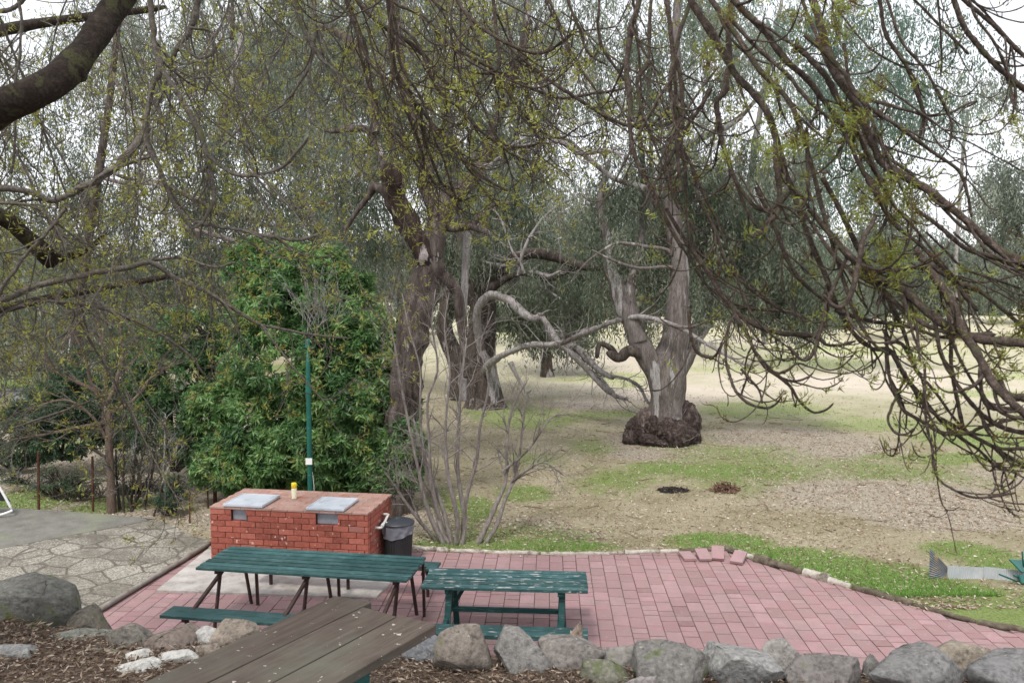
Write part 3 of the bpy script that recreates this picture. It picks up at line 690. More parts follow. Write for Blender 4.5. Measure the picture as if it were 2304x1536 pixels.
# --- shorter worn table
a, ang, TL, TD = table_frame((945, 1320), (1322, 1330), (966, 1275), H); O = (a[0], a[1], 0.0); fs = frame(O, ang)
t2 = thing('picnic_table', 'short green picnic table with badly flaked paint on its top, standing on the pink pavers', 'picnic table', O, 'green picnic tables on the patio')
mb = MB(); ns = 5; sw = TD/ns
for k in range(ns):
    dz = random.uniform(-.003, .003); mb.box(fs, random.uniform(-.012, .012), TL+random.uniform(-.012, .012), k*sw+.012, (k+1)*sw-.012, H-.034+dz, H+dz)
tt = mb.build('table_top', M_WORN, t2, bevel=.003); tt['label'] = 'slatted top with white flaked paint'
for uu, wd in ((.30, .045), (TL-.30, .075)):
    mb = MB(); mb.box(fs, uu-wd/2, uu+wd/2, .03, TD-.03, H-.085, H-.036); mb.box(fs, uu-wd/2, uu+wd/2, -.42, TD+.42, .355, .41); mb.build('support_brace', M_GDARK, t2, bevel=.004)
    for v0, v1 in ((.16, -.12), (TD-.16, TD+.12)):
        mb = MB(); mb.beam(fs(uu+.01, v0, H-.06), fs(uu+.01, v1, 0), wd, .07, up=(math.cos(ang), math.sin(ang), 0)); mb.build('leg', M_GDARK, t2, bevel=.004)
mb = MB(); mb.box(fs, .30, TL-.30, TD/2-.025, TD/2+.025, .36, .41); mb.box(fs, .30, .33, TD/2-.02, TD/2+.02, .40, H-.05)
mb.beam(fs(.50, TD/2, H-.05), fs(.31, TD/2, .38), .04, .04); mb.build('stretcher', M_GDARK, t2, bevel=.004)
M_WB = paint_green('worn_bench_paint', .55)
for v0 in (-.56, TD+.22):
    mb = MB()
    for k in range(2): mb.box(fs, 0+random.uniform(-.01, .01), TL, v0+k*.14+.003, v0+(k+1)*.14-.003, .412, .458)
    mb.build('bench_seat', M_WB, t2, bevel=.004)

# --- weathered table in front of the camera
TH = 4.2-1.83
fl_, fr2 = gp(737, 1346, TH), gp(978, 1408, TH); e = (fr2-fl_); wd = np.linalg.norm(e[:2]); e = e/np.linalg.norm(e)
ang = math.atan2(e[1], e[0]); O = (fl_[0], fl_[1], TZ); ff = frame(O, ang)     # u across the planks, v away from the camera
hz = TH-TZ
t3 = thing('picnic_table', 'weathered bare brown timber table of three thick planks on the upper terrace', 'picnic table', O)
def plank_material():
    m, nt, b, out = _nt('weathered_plank'); v = coords(nt)
    mp = N(nt, 'Mapping', {'Vector': v, 'Rotation': (0, 0, -ang)}).outputs[0]; mp = N(nt, 'Mapping', {'Vector': mp, 'Scale': (14, 1.2, 6)}).outputs[0]
    f = noise(nt, mp, 2.2, 8, .7, .4); col = ramp(nt, f, [(.25, (.05, .038, .031)), (.45, (.08, .062, .051)), (.6, (.105, .083, .069)), (.78, (.15, .125, .107))])
    col = mix(nt, ramp(nt, noise(nt, v, 1.8, 5, .6), [(.42, 0.), (.7, .8)]), col, (.115, .115, .092))
    sp = noise(nt, v, 26, 2, .5); col = mix(nt, ramp(nt, sp, [(.70, 0.), (.72, .85)]), col, (.46, .43, .38))
    g = N(nt, 'MapRange', {0: attr(nt), 3: .8, 4: 1.15}).outputs[0]
    col = N(nt, 'VectorMath', {0: col, 1: N(nt, 'CombineXYZ', {0: g, 1: g, 2: g}).outputs[0]}, operation='MULTIPLY').outputs[0]
    nt.links.new(col, b.inputs['Base Color']); b.inputs['Roughness'].default_value = .75; b.inputs['Specular IOR Level'].default_value = .25
    bn = N(nt, 'Bump', {'Height': f, 'Strength': .6, 'Distance': .006}); nt.links.new(bn.outputs[0], b.inputs['Normal']); return m
M_PLANK = plank_material()
pw = wd/3
for k, ext in enumerate((.03, .0, .02)):
    mb = MB(); n = 40; g0 = .005
    vs = np.linspace(-2.3, ext + (.012 if k else .03), n); x0 = k*pw+g0 + .002*fbm(np.c_[vs*2, vs*0+k, vs*0], 3, k); x1 = (k+1)*pw-g0 + .002*fbm(np.c_[vs*2, vs*0+k+9, vs*0], 3, k)
    rows = []
    for q in range(n):
        sk = (.035 if k == 0 else -.01)*(1 if q == n-1 else 0)
        rows += [ff(x0[q], vs[q], hz-.05), ff(x0[q], vs[q], hz), ff(x1[q], vs[q]+sk, hz), ff(x1[q], vs[q]+sk, hz-.05)]
    Fc = [[q*4+a, q*4+(a+1) % 4, q*4+4+(a+1) % 4, q*4+4+a] for q in range(n-1) for a in range(4)] + [[3, 2, 1, 0], [n*4-4, n*4-3, n*4-2, n*4-1]]
    mb.add(rows, [f_[::-1] for f_ in Fc], .25+.25*k); mb.build('plank', M_PLANK, t3, bevel=.004)
mb = MB(); mb.box(ff, wd-.14, wd-.02, -.62, -.50, hz-.14, hz-.052); mb.box(ff, .04, wd-.14, -.60, -.52, hz-.13, hz-.055)
mb.box(ff, .04, wd-.05, -1.92, -1.82, hz-.13, hz-.055); mb.build('support_brace', M_GDARK, t3, bevel=.01)
for u_ in (.12, wd-.12):
    for v_ in (-.56, -1.87): mb = MB(); mb.box(ff, u_-.04, u_+.04, v_-.04, v_+.04, -.05, hz-.13); mb.build('leg', M_GDARK, t3, bevel=.006)

# ================================================================ POLE
PY_ = 14.3; p = np.array([*gp(698, 1180, 0)[:2], 0]); p = at(698, 1100, PY_); p[2] = 0
tp = at(692, 766, PY_); pole = thing('lamp_post', 'slim dark green metal pole with small white notice behind the barbecue', 'pole', p)
m_pole = mat('pole_green', [(.3, (.012, .085, .065)), (.7, (.02, .12, .09))], 5, rough=.45, bump=.05, patches=[((.04, .17, .14), 3, .55, .8, (1, 1, 1))])
lean = (tp-p)/(tp[2]-p[2]); PP = lambda z: p + lean*z; z1 = at(696, 880, PY_)[2]; z2 = at(694, 830, PY_)[2]; zt = tp[2]
mb = MB(); zs = [0, z1-.3, z1, z2, zt-.12]; tubes(mb, np.stack([PP(z) for z in zs]), np.array([.045, .043, .041, .040, .030]), 14); mb.build('shaft', m_pole, pole, smooth=True)
mb = MB(); tubes(mb, np.stack([PP(z1-.02), PP(z1+.33)]), np.array([.056, .056]), 14); mb.build('collar', m_pole, pole)
for z in (.95, 1.75, z1-.45): mb = MB(); tubes(mb, np.stack([PP(z), PP(z+.03)]), np.array([.049, .049]), 14); mb.build('clamp_band', m_pole, pole)
mb = MB(); c = PP(zt-.12); mb.lathe(c, [(.02, -.02), (.05, 0), (.05, .03), (.035, .05), (.045, .09), (.035, .13), (.01, .15)], 14); mb.beam(c+[-.14, 0, .01], c+[.14, 0, .01], .016, .016); mb.build('cap', m_pole, pole, smooth=True)
zs_ = at(696, 1036, PY_)[2]; c = PP(zs_); mb = MB(); mb.box(lambda u, v, w: c+np.array([u, v, w]), -.055, .055, -.062, -.052, -.055, .055)
sg = mb.build('notice', mat('white_notice', [(.3, (.72, .72, .70)), (.7, (.80, .80, .78))], 5, rough=.5, bump=0), pole)
mb = MB()
for k in range(4): mb.box(lambda u, v, w: c+np.array([u, v, w]), -.035, .03-.01*(k % 2), -.0645, -.0625, .03-k*.02, .036-k*.02)
mb.build('notice_print', mat('grey_print', [(.3, (.25, .25, .25)), (.7, (.3, .3, .3))], 5, bump=0), sg)
mb = MB(); q = [PP(.3)+[.05, -.03, 0], PP(.7)+[.075, -.03, 0], PP(1.0)+[.05, -.02, 0]]; tubes(mb, spl(q, 10), np.full(10, .006), 6); mb.build('cable', m_pvc, pole, smooth=True)

# ================================================================ FENCE POSTS
m_rust = mat('rusty_steel', [(.3, (.045, .022, .016)), (.5, (.085, .038, .024)), (.7, (.13, .06, .035))], 14, rough=.9, bump=.4)
for px, y0, y1, rp, lab in ((87, 1015, 1143, 3.4, 'tall rusty fence post at the far left behind the path'), (209, 1026, 1143, 3.0, 'rusty fence post just left of the thin bare tree'),
                       (427, 1113, 1172, 2.2, 'short thin rusty post between the thicket and the barbecue'), (468, 1092, 1136, 2.0, 'short rusty post nearest the back corner of the barbecue'),
                       (484, 1040, 1128, 4.6, 'thick brown post under the evergreen tree behind the barbecue'), (512, 1080, 1122, 2.0, 'thin post half hidden under the evergreen tree')):
    b0 = gp(px, y1, .1); t_ = at(px-1, y0, b0[1]); b0[2] = float(lz(b0[0], b0[1]))-.1
    mb = MB(); rr = pxr(rp, b0[1]); th_ = random.uniform(0, 1)
    for s_ in range(3):
        a_ = th_+s_*2.09; d = np.array([math.cos(a_), math.sin(a_), 0])*rr*.5; mb.beam(b0+d, t_+d, rr*1.1, rr*.5, up=(math.cos(a_), math.sin(a_), 0))
    tag(mb.build('fence_post', m_rust, org=tuple(b0)), lab, 'fence post', 'rusty fence posts behind the path')

# white tube frame at the left edge
b0 = gp(28, 1150, .28); Yw = b0[1]; mb = MB()
m_wt = mat('white_tube', [(.3, (.70, .70, .70)), (.7, (.80, .80, .80))], 5, rough=.4, bump=0)
w = thing('tube_frame', 'white metal tube frame cut off by the left edge beside the concrete path', 'frame', b0)
tubes(mb, spl([at(-40, 1040, Yw), at(0, 1098, Yw), at(28, 1148, Yw)], 12), np.full(12, .022), 8); mb.build('upright', m_wt, w, smooth=True)
mb = MB(); tubes(mb, spl([at(28, 1148, Yw), at(0, 1158, Yw-.1), at(-60, 1168, Yw-.2)], 8), np.full(8, .022), 8); mb.build('foot_bar', m_wt, w, smooth=True)
mb = MB(); V = [at(-60, 1060, Yw+.02), at(0, 1104, Yw+.02), at(22, 1128, Yw+.02), at(-50, 1122, Yw+.02)]; V2 = [q+np.array([0, .03, 0]) for q in V]
mb.add(V+V2, [[0, 1, 2, 3], [7, 6, 5, 4], [0, 4, 5, 1], [1, 5, 6, 2], [2, 6, 7, 3], [3, 7, 4, 0]]); mb.build('dark_fabric', m_black, w)

# ================================================================ PATIO EDGING
m_timber = mat('old_edging_timber', [(.3, (.055, .045, .032)), (.5, (.11, .09, .065)), (.7, (.19, .165, .13))], 9, 7, bump=.7, bdist=.01, kind='World', patches=[((.10, .13, .05), 6, .6, .75, (1, 1, 1))])
m_pale = mat('pale_edging_concrete', [(.3, (.27, .24, .20)), (.5, (.42, .385, .335)), (.7, (.54, .50, .45))], 12, 7, bump=.7, bdist=.012, kind='World', patches=[((.13, .11, .085), 5, .54, .68, (1, 1, 1))])
seg = [((922, 1237), (1010, 1243), 1, 1, 'pale edging strip right beside the black bin'), ((1010, 1243), (1215, 1249), 1, .9, 'long low pale edging behind the flaked green table'), ((1215, 1249), (1405, 1248), 1, .8, 'low mossy edging at the middle of the patio rim'),
       ((1405, 1248), (1530, 1244), 1, 1, 'pale edging strip just left of the raised pavers'), ((1530, 1243), (1622, 1237), 0, 1.1, 'dark edging timber running behind the raised pavers'), ((1622, 1237), (1665, 1250), 0, 1.2, 'short dark edging timber at the corner of the patio'),
       ((1665, 1250), (1702, 1264), 1, 1.3, 'crumbling white concrete lump on the patio corner'), ((1703, 1264), (1738, 1276), 0, 2.0, 'stubby dark timber block right of the patio corner'), ((1738, 1277), (1815, 1300), 0, 1.4, 'dark timber sleeper sloping down from the patio corner'),
       ((1815, 1298), (1875, 1318), 1, 1.6, 'pale broken concrete edging after the dark sleeper'), ((1876, 1318), (1925, 1332), 1, 1.3, 'pale flat edging stone along the bright grass'), ((1925, 1330), (2060, 1366), 0, 1.3, 'long brown edging timber along the bright grass'),
       ((2060, 1366), (2200, 1404), 0, .9, 'thin brown edging timber towards the right end of the patio'), ((2200, 1404), (2310, 1424), 0, 1.1, 'brown edging timber at the far right of the patio')]
for a_, b_, pale, sc, lab in seg:
    A3, B3 = gp(*a_, 0), gp(*b_, 0); n = 26; P = A3 + (B3-A3)*np.linspace(.01, .99, n)[:, None]
    P[:, 1] = FX(P[:, 0]) + .02 + .012*fbm(P*3, 2, 7); P[:, 2] = .018*sc + .010*fbm(P*4, 2, 17)
    mb = MB(); tubes(mb, P, np.full(n, .042*sc), 8, disp=.45, dfreq=9, seed=int(a_[0]))
    o = mb.build('edging_' + ('stone' if pale else 'timber'), m_pale if pale else m_timber, smooth=True, org=tuple(A3)); tag(o, lab, 'edging', 'edging pieces round the patio')
# raised loose pavers at the patio corner
for px, py, rz, tx, lab in ((1545, 1254, .1, .05, 'loose raised paver leftmost at the patio corner'), (1580, 1255, .05, .25, 'second loose paver tilted beside its neighbour'), (1613, 1254, -.25, .4, 'third loose paver tipped up at the corner timber'), (1660, 1262, -.5, .3, 'loose paver rightmost under the white concrete lump')):
    c = gp(px, py, .0) - np.array([0, .05, 0]); fr = frame(c+[0, 0, .012], rz); mb = MB()
    mb.box(lambda u, v, w: fr(u, v*math.cos(tx)-w*math.sin(tx), abs(v+.14)*math.sin(tx)+w*math.cos(tx)), -.095, .095, -.16, .16, 0, .045, random.uniform(.2, .9))
    tag(mb.build('loose_paver', M_PAVER, bevel=.004, org=tuple(c)), lab, 'paver', 'loose pavers at the patio corner')

# ================================================================ THINGS ON THE LAWN
m_zinc = mat('galvanised_sheet', [(.3, (.42, .45, .48)), (.7, (.58, .61, .64))], 4, rough=.5, bump=.05, metal=.2, patches=[((.30, .2, .13), 3, .66, .74, (1, 1, 1))])
m_zincd = mat('dark_corrugated_sheet', [(.3, (.10, .11, .13)), (.6, (.20, .22, .25))], 5, rough=.55, bump=.1, patches=[((.38, .33, .20), 7, .52, .62, (1, 1, 1)), ((.16, .09, .06), 4, .5, .7, (1, 1, 1))])
def corr(A, Bp, C_, D, n, depth, m, name, lab, along=True, grp='corrugated iron sheets round the garden bed'):
    """sheet A,B bottom, C,D top (same order); ridges run bottom to top, or along its length"""
    A, Bp, C_, D = [np.array(q, float) for q in (A, Bp, C_, D)]; nn = nrm(np.cross(Bp-A, D-A)); k = n*8; V = []
    nv = k if not along else 2
    u = np.linspace(0, 1, k if along else 6); v = np.linspace(0, 1, 2 if along else k)
    U, W = np.meshgrid(u, v); ph = (U if along else W)*n*2*math.pi
    P = (A*(1-U[..., None])+Bp*U[..., None])*(1-W[..., None]) + (D*(1-U[..., None])+C_*U[..., None])*W[..., None] + nn*(np.sin(ph)*depth)[..., None]
    nu = len(u); nv = len(v); i, j = np.meshgrid(np.arange(nv-1), np.arange(nu-1), indexing='ij')
    mb = MB(); mb.add(P.reshape(-1, 3), np.stack([i*nu+j, i*nu+j+1, (i+1)*nu+j+1, (i+1)*nu+j], -1).reshape(-1, 4))
    o = mb.build(name, m, smooth=False, org=tuple(A)); s_ = o.modifiers.new('thick', 'SOLIDIFY'); s_.thickness = .002
    tag(o, lab, 'metal sheet', grp)
g0 = gp(2131, 1307, .04); g1 = gp(2212, 1308, .04); g2 = gp(2310, 1316, .04); gl = gp(2090, 1306, .04)
corr(gl, g0, g0+[0, 0, .20], gl+np.array([0, .0, .47]), 13, .0045, m_zincd, 'corrugated_sheet', 'dark dirty corrugated sheet standing up with a slanting top edge', along=False)
corr(g0+[.005, 0, 0], g1, g1+[0, 0, .205], g0+[.005, 0, .225], 17, .0035, m_zinc, 'corrugated_sheet', 'pale low corrugated sheet next to the dark slanting one')
corr(g1+[.01, .01, 0], g2, g2+[0, 0, .20], g1+[.01, .01, .215], 20, .0035, m_zinc, 'corrugated_sheet', 'pale low corrugated sheet behind the green chair')
# overturned green chair at the right edge
m_gp = mat('dark_green_plastic', [(.3, (.008, .10, .085)), (.7, (.015, .15, .125))], 4, rough=.4, bump=.05, spec=.5)
g3 = gp(2296, 1318, .04); Yc = g3[1]; ch = thing('garden_chair', 'overturned dark green plastic chair lying against the pale metal sheets', 'chair', g3)
def slab(P, t, name):
    P = [np.array(q, float) for q in P]; nn = nrm(np.cross(P[1]-P[0], P[3]-P[0]))*t; mb = MB()
    mb.add(P+[q+nn for q in P], [[3, 2, 1, 0], [4, 5, 6, 7], [0, 1, 5, 4], [1, 2, 6, 5], [2, 3, 7, 6], [3, 0, 4, 7]]); mb.build(name, m_gp, ch, bevel=.006)
slab([at(2268, 1258, Yc), at(2296, 1287, Yc-.05), at(2345, 1290, Yc+.2), at(2330, 1262, Yc+.3)], .02, 'backrest')
slab([at(2290, 1292, Yc-.05), at(2296, 1312, Yc-.1), at(2350, 1314, Yc+.1), at(2345, 1296, Yc+.2)], .025, 'seat')
for A_, B_ in (((2248, 1291), (2292, 1309)), ((2281, 1294), (2325, 1313)), ((2300, 1240), (2303, 1275)), ((2335, 1245), (2330, 1280))):
    mb = MB(); tubes(mb, np.stack([at(*A_, Yc-.03), at(*B_, Yc-.06)]), np.array([.012, .02]), 8); mb.build('leg', m_gp, ch, smooth=True)
# burnt patch and bark pile
m_char = mat('charred_wood', [(.3, (.012, .010, .010)), (.6, (.04, .032, .03)), (.8, (.12, .10, .09))], 20, bump=.6)
m_bark0 = mat('bark_scraps', [(.3, (.06, .035, .025)), (.5, (.14, .08, .055)), (.7, (.30, .20, .14))], 14, bump=.8, vark=.35)
def scraps(px, py, rx, ry, n, lmin, lmax, hgt, m, name, lab, cat, seed):
    r = np.random.default_rng(seed); c = gp(px, py, .06); c[2] = float(lz(c[0], c[1])); ax = pxr(rx, c[1]); ay = ax*.8; mb = MB()
    for k in range(n):
        a_ = r.uniform(0, 6.28); q = r.uniform(0, 1)**.5; P0 = c + [ax*q*math.cos(a_), ay*q*math.sin(a_), .01+hgt*(1-q)*r.uniform(0, 1)]
        d = nrm(np.array([r.normal(), r.normal(), r.normal()*.3])); L = r.uniform(lmin, lmax); mb.beam(P0-d*L/2, P0+d*L/2, r.uniform(.008, .03), r.uniform(.006, .016), var=r.uniform(0, 1))
    tag(mb.build(name, m, org=tuple(c)), lab, cat)
scraps(1515, 1106, 34, 8, 150, .04, .16, .05, m_char, 'ash_heap', 'flat black patch of burnt sticks on the dry lawn', 'ashes', 1)
scraps(1632, 1107, 30, 8, 210, .06, .30, .20, m_bark0, 'bark_pile', 'small heap of brown bark and sticks on the lawn', 'bark pile', 2)
# straw coloured weed tuft and sticks left of the boulder
for k, (a_, b_) in enumerate((((-20, 1378), (62, 1412)), ((-20, 1388), (50, 1418)))):
    mb = MB(); P, Rr = pline([(a_[0], a_[1], 4), ((a_[0]+b_[0])/2, (a_[1]+b_[1])/2-3, 4), (b_[0], b_[1], 2.5)], 6.35, 14); tubes(mb, P, Rr, 6, disp=.3)
    tag(mb.build('fallen_stick', m_bark0, smooth=True, org=tuple(P[0])), ('upper', 'lower')[k]+' of two bare sticks poking out beside the dark boulder', 'stick')

# ================================================================ ROCKS
def rockmat(name, c, mossy=0, pale=0):
    c = np.array(c)*.88; c = c*.65+c.mean()*.35
    p = [(tuple(c*1.45), 5, .5, .68, (1, 1, 1)), (tuple(c*.5), 3.2, .54, .72, (1, 1, 1)), ((.40, .38, .34), 30, .66-.1*pale, .75-.06*pale, (1, 1, 1)), ((.035, .03, .027), 24, .63, .74, (1, 1, 1)), ((.22, .115, .065), 2.4, .6, .75, (1, 1, 1))]
    if mossy: p.append(((.085, .11, .03), 5, .62-.18*mossy, .74-.16*mossy, (1, 1, 1)))
    return mat(name, [(.3, tuple(c*.45)), (.5, tuple(c)), (.72, tuple(c*1.55))], 26, 12, rough=.92, bump=.9, bdist=.018, patches=p)
G_ = (.21, .195, .175); GB = (.175, .18, .19); BR = (.24, .175, .125); WH = (.50, .49, .45); GG = (.21, .22, .175); TN = (.29, .225, .165)
ROCKS = [  # x0 x1 ytop ybot colour moss pale dz(height above ground of base) depth-scale label
 (-90, 160, 1288, 1408, (.165, .16, .135), .35, 0, 1.0, 'large dark greenish boulder at the left edge above the flat stones'),
 (122, 262, 1348, 1402, (.16, .135, .10), .3, 0, 1.0, 'low brown earth-covered rock right of the dark boulder'),
 (78, 242, 1408, 1452, GG, .3, .5, .8, 'long flat grey-green slab below the dark boulder'),
 (-30, 92, 1443, 1492, (.26, .26, .25), .2, .6, .8, 'pale grey rock in the lower left corner'),
 (150, 276, 1442, 1474, GG, .5, .6, .8, 'thin greenish slab between the long slab and the white stones'),
 (240, 346, 1395, 1457, (.21, .185, .15), .2, 0, 1.0, 'rounded grey-brown rock fourth from the left in the upper row'),
 (330, 436, 1405, 1464, (.20, .15, .12), 0, 0, 1.0, 'reddish brown rock with dark flank beside the rounded one'),
 (428, 502, 1404, 1448, (.40, .385, .36), 0, 1, 1.0, 'small whitish lichen-covered rock left of the tan one'),
 (490, 592, 1388, 1450, TN, 0, .3, 1.0, 'tan rock partly hidden behind the brown timber table'),
 (284, 352, 1456, 1482, WH, 0, 1, .6, 'small jagged white stone'), (348, 442, 1456, 1492, WH, 0, 1, .7, 'flat white-grey stone near the edge of the timber table'),
 (230, 352, 1481, 1518, WH, .2, 1, .7, 'white block lying in the mulch lowest of the left group'), (440, 500, 1440, 1476, TN, 0, .3, .8, 'small orange-brown stone beside the timber table'),
 (896, 1012, 1384, 1482, (.22, .23, .25), 0, 1, 1.1, 'blue-grey speckled rock just behind the end of the timber table'),
 (984, 1102, 1394, 1514, (.235, .19, .15), .2, .2, 1.0, 'upright brown-grey rock first to the right of the timber table'),
 (1102, 1230, 1402, 1508, (.215, .20, .185), 0, .3, 1.0, 'angular grey rock with pointed top below the flaked table'),
 (1226, 1358, 1424, 1508, (.22, .19, .165), 0, .3, 1.0, 'slanted grey-brown rock with white edges'),
 (1274, 1322, 1398, 1432, (.36, .25, .18), 0, .5, 1.0, 'small orange-tan stone touching the end of the worn bench'),
 (1352, 1482, 1440, 1502, (.25, .225, .195), .2, .3, 1.1, 'low wide grey-brown rock left of the big mossy one'),
 (1310, 1422, 1484, 1534, (.21, .20, .14), .9, .2, .7, 'small moss-covered rock in the mulch'),
 (1440, 1608, 1440, 1542, (.20, .185, .165), .45, .3, 1.0, 'big rounded rock with green moss on its crown'),
 (1410, 1480, 1510, 1548, (.30, .26, .25), 0, .6, .7, 'small pinkish stone at the bottom edge'),
 (1600, 1762, 1446, 1546, (.27, .265, .25), .1, .7, 1.0, 'pale grey rounded boulder right of the mossy one'),
 (1690, 1816, 1433, 1484, (.28, .255, .225), .1, .3, 1.3, 'flat-topped rock standing behind the pale boulder'),
 (1778, 1955, 1464, 1548, (.19, .165, .15), .1, .2, 1.0, 'dark grey-brown broad rock with a cracked left end'),
 (1935, 1995, 1462, 1520, (.23, .21, .19), .1, .3, 1.1, 'narrow rock wedged between two broad dark ones'),
 (1964, 2162, 1448, 1552, (.21, .20, .19), .05, .2, 1.0, 'wide smooth grey boulder second from the right edge'),
 (2028, 2272, 1436, 1500, (.27, .215, .15), .25, .5, 1.4, 'rough brown crusted rock lying behind the smooth boulders'),
 (2192, 2400, 1460, 1552, (.195, .19, .185), 0, .2, 1.0, 'smooth grey boulder at the right edge')]
def icosphere(sub):
    import bmesh
    b = bmesh.new(); bmesh.ops.create_icosphere(b, subdivisions=sub, radius=1); V = np.array([v.co[:] for v in b.verts]); Fc = np.array([[v.index for v in f.verts] for f in b.faces]); b.free(); return V, Fc
IV, IF = icosphere(5)
def rock(c, hx, hy, hzz, seed, flat=8, rough=1.):
    r = np.random.default_rng(seed); V = IV.copy(); V = np.sign(V)*np.abs(V)**.46; a_ = r.uniform(-.35, .35); V = np.stack([V[:, 0]*math.cos(a_)-V[:, 2]*math.sin(a_), V[:, 1], V[:, 0]*math.sin(a_)+V[:, 2]*math.cos(a_)], -1)
    for k in range(17):
        nn = nrm(r.normal(0, 1, 3)*[1, 1, .9]); d = r.uniform(.60, .90); V -= np.maximum(0, V @ nn - d)[:, None]*nn
    V /= np.abs(V).max(0)
    Nn = nrm(V); V = V + Nn*(.035*fbm(V*1.7+seed, 3, seed) + .045*rough*fbm(V*6+seed, 4, seed+3))[:, None]
    return V*[hx, hy, hzz] + c
for k, (x0, x1, yt, yb, col, moss, pale, ds, lab) in enumerate(ROCKS):
    xc = (x0+x1)/2; zb = TZ
    b0 = gp(xc, yb-3, TZ+.02); Yb = b0[1]; hx = pxr((x1-x0)/2, Yb); hy = hx*random.uniform(.75, .95)*min(1, ds+.1); hy = min(hy, .34)
    if ds > 1.05: hy = min(hy, .25)
    Yc_ = Yb + hy*.85; hx = hx*Yc_/Yb*1.25
    top = at(xc, yt, Yc_+hy*.15)[2]; bot = min(TZ, float(tz(np.array([at(xc, yb, Yc_)[0]]), np.array([Yc_-hy*.5]))[0])) - .12
    if ds > 1.05: bot = TZ-.35
    c = np.array([at(xc, 1500, Yc_)[0]*1.0, Yc_, (top+bot)/2]); mb = MB()
    c[0] = at(xc, (yt+yb)/2, Yc_)[0]
    mb.add(rock(c, hx, hy, (top-bot)/2, 40+k, rough=1.2), IF)
    tag(mb.build('rock', rockmat('rock_stone', col, moss, pale), smooth=True, org=(c[0], c[1], bot)), lab, 'rock', 'rocks edging the upper terrace')
# lower course of the dry stone bank (hidden from here, holds up the terrace)
for k in range(16):
    x = -5.6 + k*.8 + random.uniform(-.1, .1); y = float(RY(x))+.42; c = np.array([x, y, .52]); mb = MB(); mb.add(rock(c, .46, .34, .56, 200+k), IF)
    tag(mb.build('bank_stone', rockmat('bank_rock', G_ if k % 2 else BR), smooth=True, org=(x, y, 0)), 'big retaining stone low on the bank facing the patio', 'rock', 'retaining stones on the bank below the terrace')
# ================================================================ TREES
B_DARK = barkmat('dark_gum_bark', (.025, .019, .016), (.080, .063, .054), (.17, .143, .130), (.36, .34, .335), .585, .64, sc=9, ps=1.3)
B_GUM = barkmat('grey_gum_bark', (.075, .06, .055), (.17, .145, .135), (.27, .24, .225), (.38, .36, .35), .54, .60, sc=9, ps=1.2, pst=(1, 1, .22))
B_PALE = barkmat('pale_dead_wood', (.13, .115, .11), (.32, .295, .285), (.50, .47, .46), (.16, .13, .12), .58, .68, sc=14)
B_TWIG = barkmat('near_twig_bark', (.034, .024, .019), (.09, .067, .055), (.20, .162, .138), (.085, .085, .045), .56, .66, sc=55, st=(1, 1, 1), ps=16, pst=(1, 1, 1), bump=.5)
B_GREYT = barkmat('grey_branch_bark', (.06, .05, .042), (.15, .13, .112), (.27, .24, .21), (.11, .11, .055), .56, .66, sc=50, st=(1, 1, 1), ps=14, pst=(1, 1, 1), bump=.5)
B_LIMB = barkmat('dark_limb_bark', (.018, .013, .010), (.042, .031, .024), (.08, .062, .048), (.075, .075, .035), .56, .66, sc=20, st=(1, 1, 1), ps=7, pst=(1, 1, 1))
B_SHRUB = barkmat('smooth_shrub_bark', (.13, .11, .10), (.26, .23, .21), (.39, .355, .33), (.09, .075, .065), .58, .7, sc=24)
B_BURL = barkmat('burl_bark', (.014, .010, .009), (.06, .043, .038), (.19, .15, .135), None, sc=7, st=(1, 1, .6), bump=1.)
B_WET = barkmat('dark_wet_bark', (.012, .008, .007), (.042, .028, .022), (.10, .07, .058), (.33, .29, .28), .61, .66, sc=9, ps=1.8)
B_BURLP = barkmat('burl_bark_pale', (.03, .02, .018), (.12, .09, .08), (.26, .215, .20), None, sc=7, st=(1, 1, .35), bump=1.)
L_GUM = leafmat('gum_leaf', [(0, (.08, .10, .068)), (.3, (.15, .18, .125)), (.65, (.245, .285, .21)), (.93, (.40, .44, .34)), (1, (.38, .30, .21))], .45)
L_GUM2 = leafmat('gum_leaf_far', [(0, (.11, .135, .105)), (.4, (.19, .22, .175)), (.8, (.29, .325, .265)), (1, (.36, .39, .32))], .45)
L_TEAL = leafmat('gum_leaf_blue', [(0, (.08, .14, .105)), (.5, (.15, .225, .17)), (1, (.24, .31, .25))], .45)
L_BUSH = leafmat('evergreen_leaf', [(0, (.035, .08, .030)), (.35, (.075, .16, .055)), (.65, (.15, .285, .09)), (.92, (.29, .43, .15)), (1, (.36, .27, .10))], .40, rough=.42, spec=.5)
L_DBUSH = leafmat('dark_shrub_leaf', [(0, (.035, .07, .04)), (.5, (.07, .13, .065)), (1, (.13, .20, .10))], .35, rough=.5)
L_BUD = leafmat('spring_leaf', [(0, (.17, .09, .04)), (.12, (.22, .19, .05)), (.5, (.33, .345, .075)), (.85, (.45, .47, .12)), (1, (.52, .53, .17))], .5)
L_BUDR = leafmat('spring_leaf_bright', [(0, (.13, .05, .025)), (.2, (.15, .12, .03)), (.5, (.27, .31, .065)), (.85, (.40, .46, .12)), (1, (.50, .55, .18))], .5)

